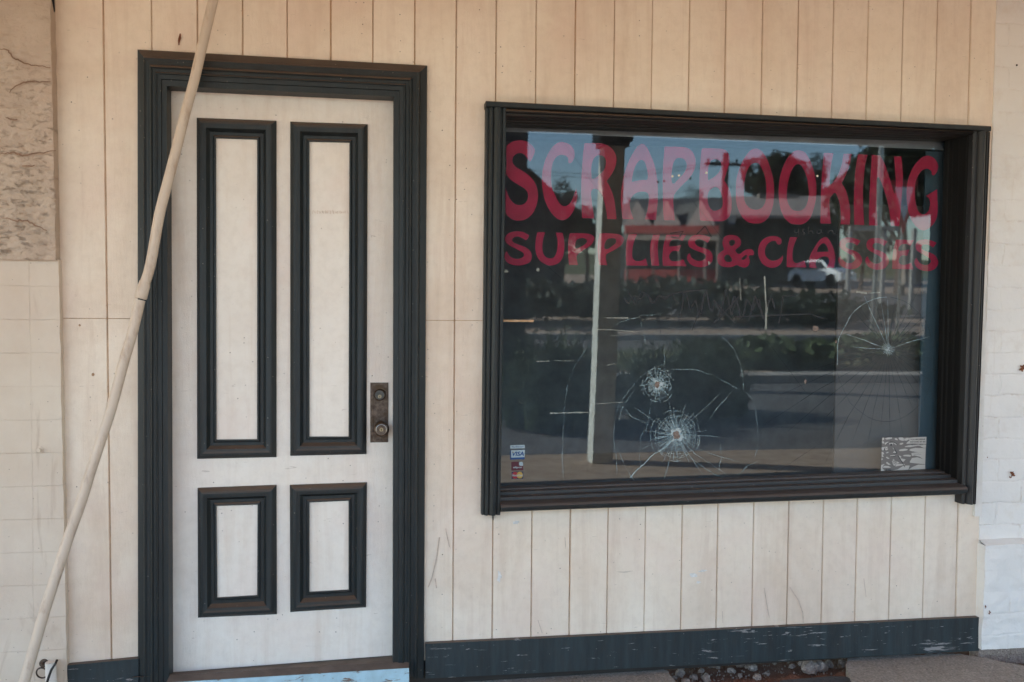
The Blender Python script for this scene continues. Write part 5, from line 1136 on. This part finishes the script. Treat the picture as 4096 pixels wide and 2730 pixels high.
for k,(u,dist,w_,h_,l,mt) in enumerate(((1200,DH,5,1.2,'dark hedge bush at the far left of the median','leafd'),(1300,DH-.5,5,1.15,'second dark median bush, under the pointed tree','leafd'),(1440,DH,5,1.25,'dark median bush right behind the post','leafd'),(1560,DH+.2,5,1.15,'dark median bush below the red fascia','leafd'),(1690,DH,5,1.0,'dark median bush below the power pole','leafd'),(1820,DH,5,.8,'dark median bush in front of the white car','leafd'),(1950,DH,4,.6,'low green bush left of the carport post','leafg'),(1830,DK+1.6,2.2,.5,'small green bush at the kerb middle right','bushg'),(1960,DK+1.7,2.4,.6,'leafy green bush at the kerb behind the starred crack','bushg'),(2060,DK+1.6,2.2,.6,'green bush at the kerb near the right edge','bushg'),(1720,DK+1.8,2.2,.45,'low bush at the kerb right of the spiky shrubs','leafd'))):
    bush(u,760,dist,w_,h_,l,60+k,M[mt])
# ---- white car ----
M['carw']=simple('white car paint',(.72,.74,.76),.25,var=.03,bump=0); M['carg']=simple('car glass',(.02,.025,.03),.1,bump=0); M['tyre']=simple('tyre rubber',(.02,.02,.02),.8); M['lampw']=simple('clear lamp lens',(.8,.8,.78),.1,bump=0)
cc_=RF(1886,652,43.); car=thing('parked_car','small white hatchback across the street, reflected under the lettering','car',(cc_.x,-43,gz(43)))
def C(px,py_,pz_): return Vector((cc_.x+px*.41-py_*.80,-43+px*.72+py_*.45,gz(43)+pz_*1.0))
side=[(-2.0,.35),(-2.05,.75),(-1.9,.98),(-1.55,1.05),(-1.15,1.42),(-.4,1.56),(.5,1.54),(1.05,1.12),(1.75,.95),(2.05,.78),(2.08,.4),(1.75,.32)]
def arch(cx): return [(cx+.42*math.cos(g),.34+.42*math.sin(g)) for g in [PI*i/8 for i in range(9)]]
prof_=side+arch(1.3)+arch(-1.3)[:]
mb=MB(); hw=.86
def tw(z): return hw*(1 if z<1.0 else 1-.28*(z-1.0)/.56)
L1=[C(x,tw(z),z) for x,z in prof_]; L2=[C(x,-tw(z),z) for x,z in prof_]
mb.face(L1); mb.face(L2[::-1]); n=len(prof_)
for i in range(n): j=(i+1)%n; mb.quad(L1[i],L1[j],L2[j],L2[i])
mb.build('body',M['carw'],car)
mb=MB()
for sgn in (1,-1):
    for poly in ([(-1.35,1.08),(-1.02,1.38),(-.32,1.47),(-.28,1.06)],[(-.2,1.06),(-.24,1.47),(.42,1.46),(.86,1.08)]): mb.face([C(x,sgn*(tw(z)+.012),z) for x,z in poly])
mb.face([C(.56,.58,1.52),C(.56,-.58,1.52),C(1.04,-.74,1.15),C(1.04,.74,1.15)]); mb.face([C(-1.16,.6,1.44),C(-1.16,-.6,1.44),C(-1.52,-.72,1.1),C(-1.52,.72,1.1)])
mb.build('windows',M['carg'],car,fix=False)
def turn(mb,c,o):
    Mt=Matrix.Rotation(math.atan2(.88,.47),3,'Z'); mb.v=[Mt@(v+Vector((0,o,0)))+c for v in mb.v]
for x_ in (1.3,-1.3):
    for sgn in (1,-1):
        c=C(x_,sgn*.74,.33); mb=MB(); mb.lathe((0,0,0),[(.2,0),(.31,0),(.33,.03),(.33,.19),(.31,.22),(.2,.22)],24); turn(mb,c,.11); wl=mb.build('wheel',M['tyre'],car)
        mb=MB(); mb.lathe((0,0,0),[(.19,0),(.2,.02),(.2,.21),(.18,.235)],16); turn(mb,c,.118); mb.build('rim',M['steel'],wl)
for sgn in (1,-1):
    mb=MB(); c=C(1.98,sgn*.6,.78); mb.box(c.x-.08,c.x+.10,c.y-.16,c.y+.16,c.z-.07,c.z+.07); mb.build('headlight',M['lampw'],car)
for o in bpy.data.objects:
    if '_w' in o: del o['_w']
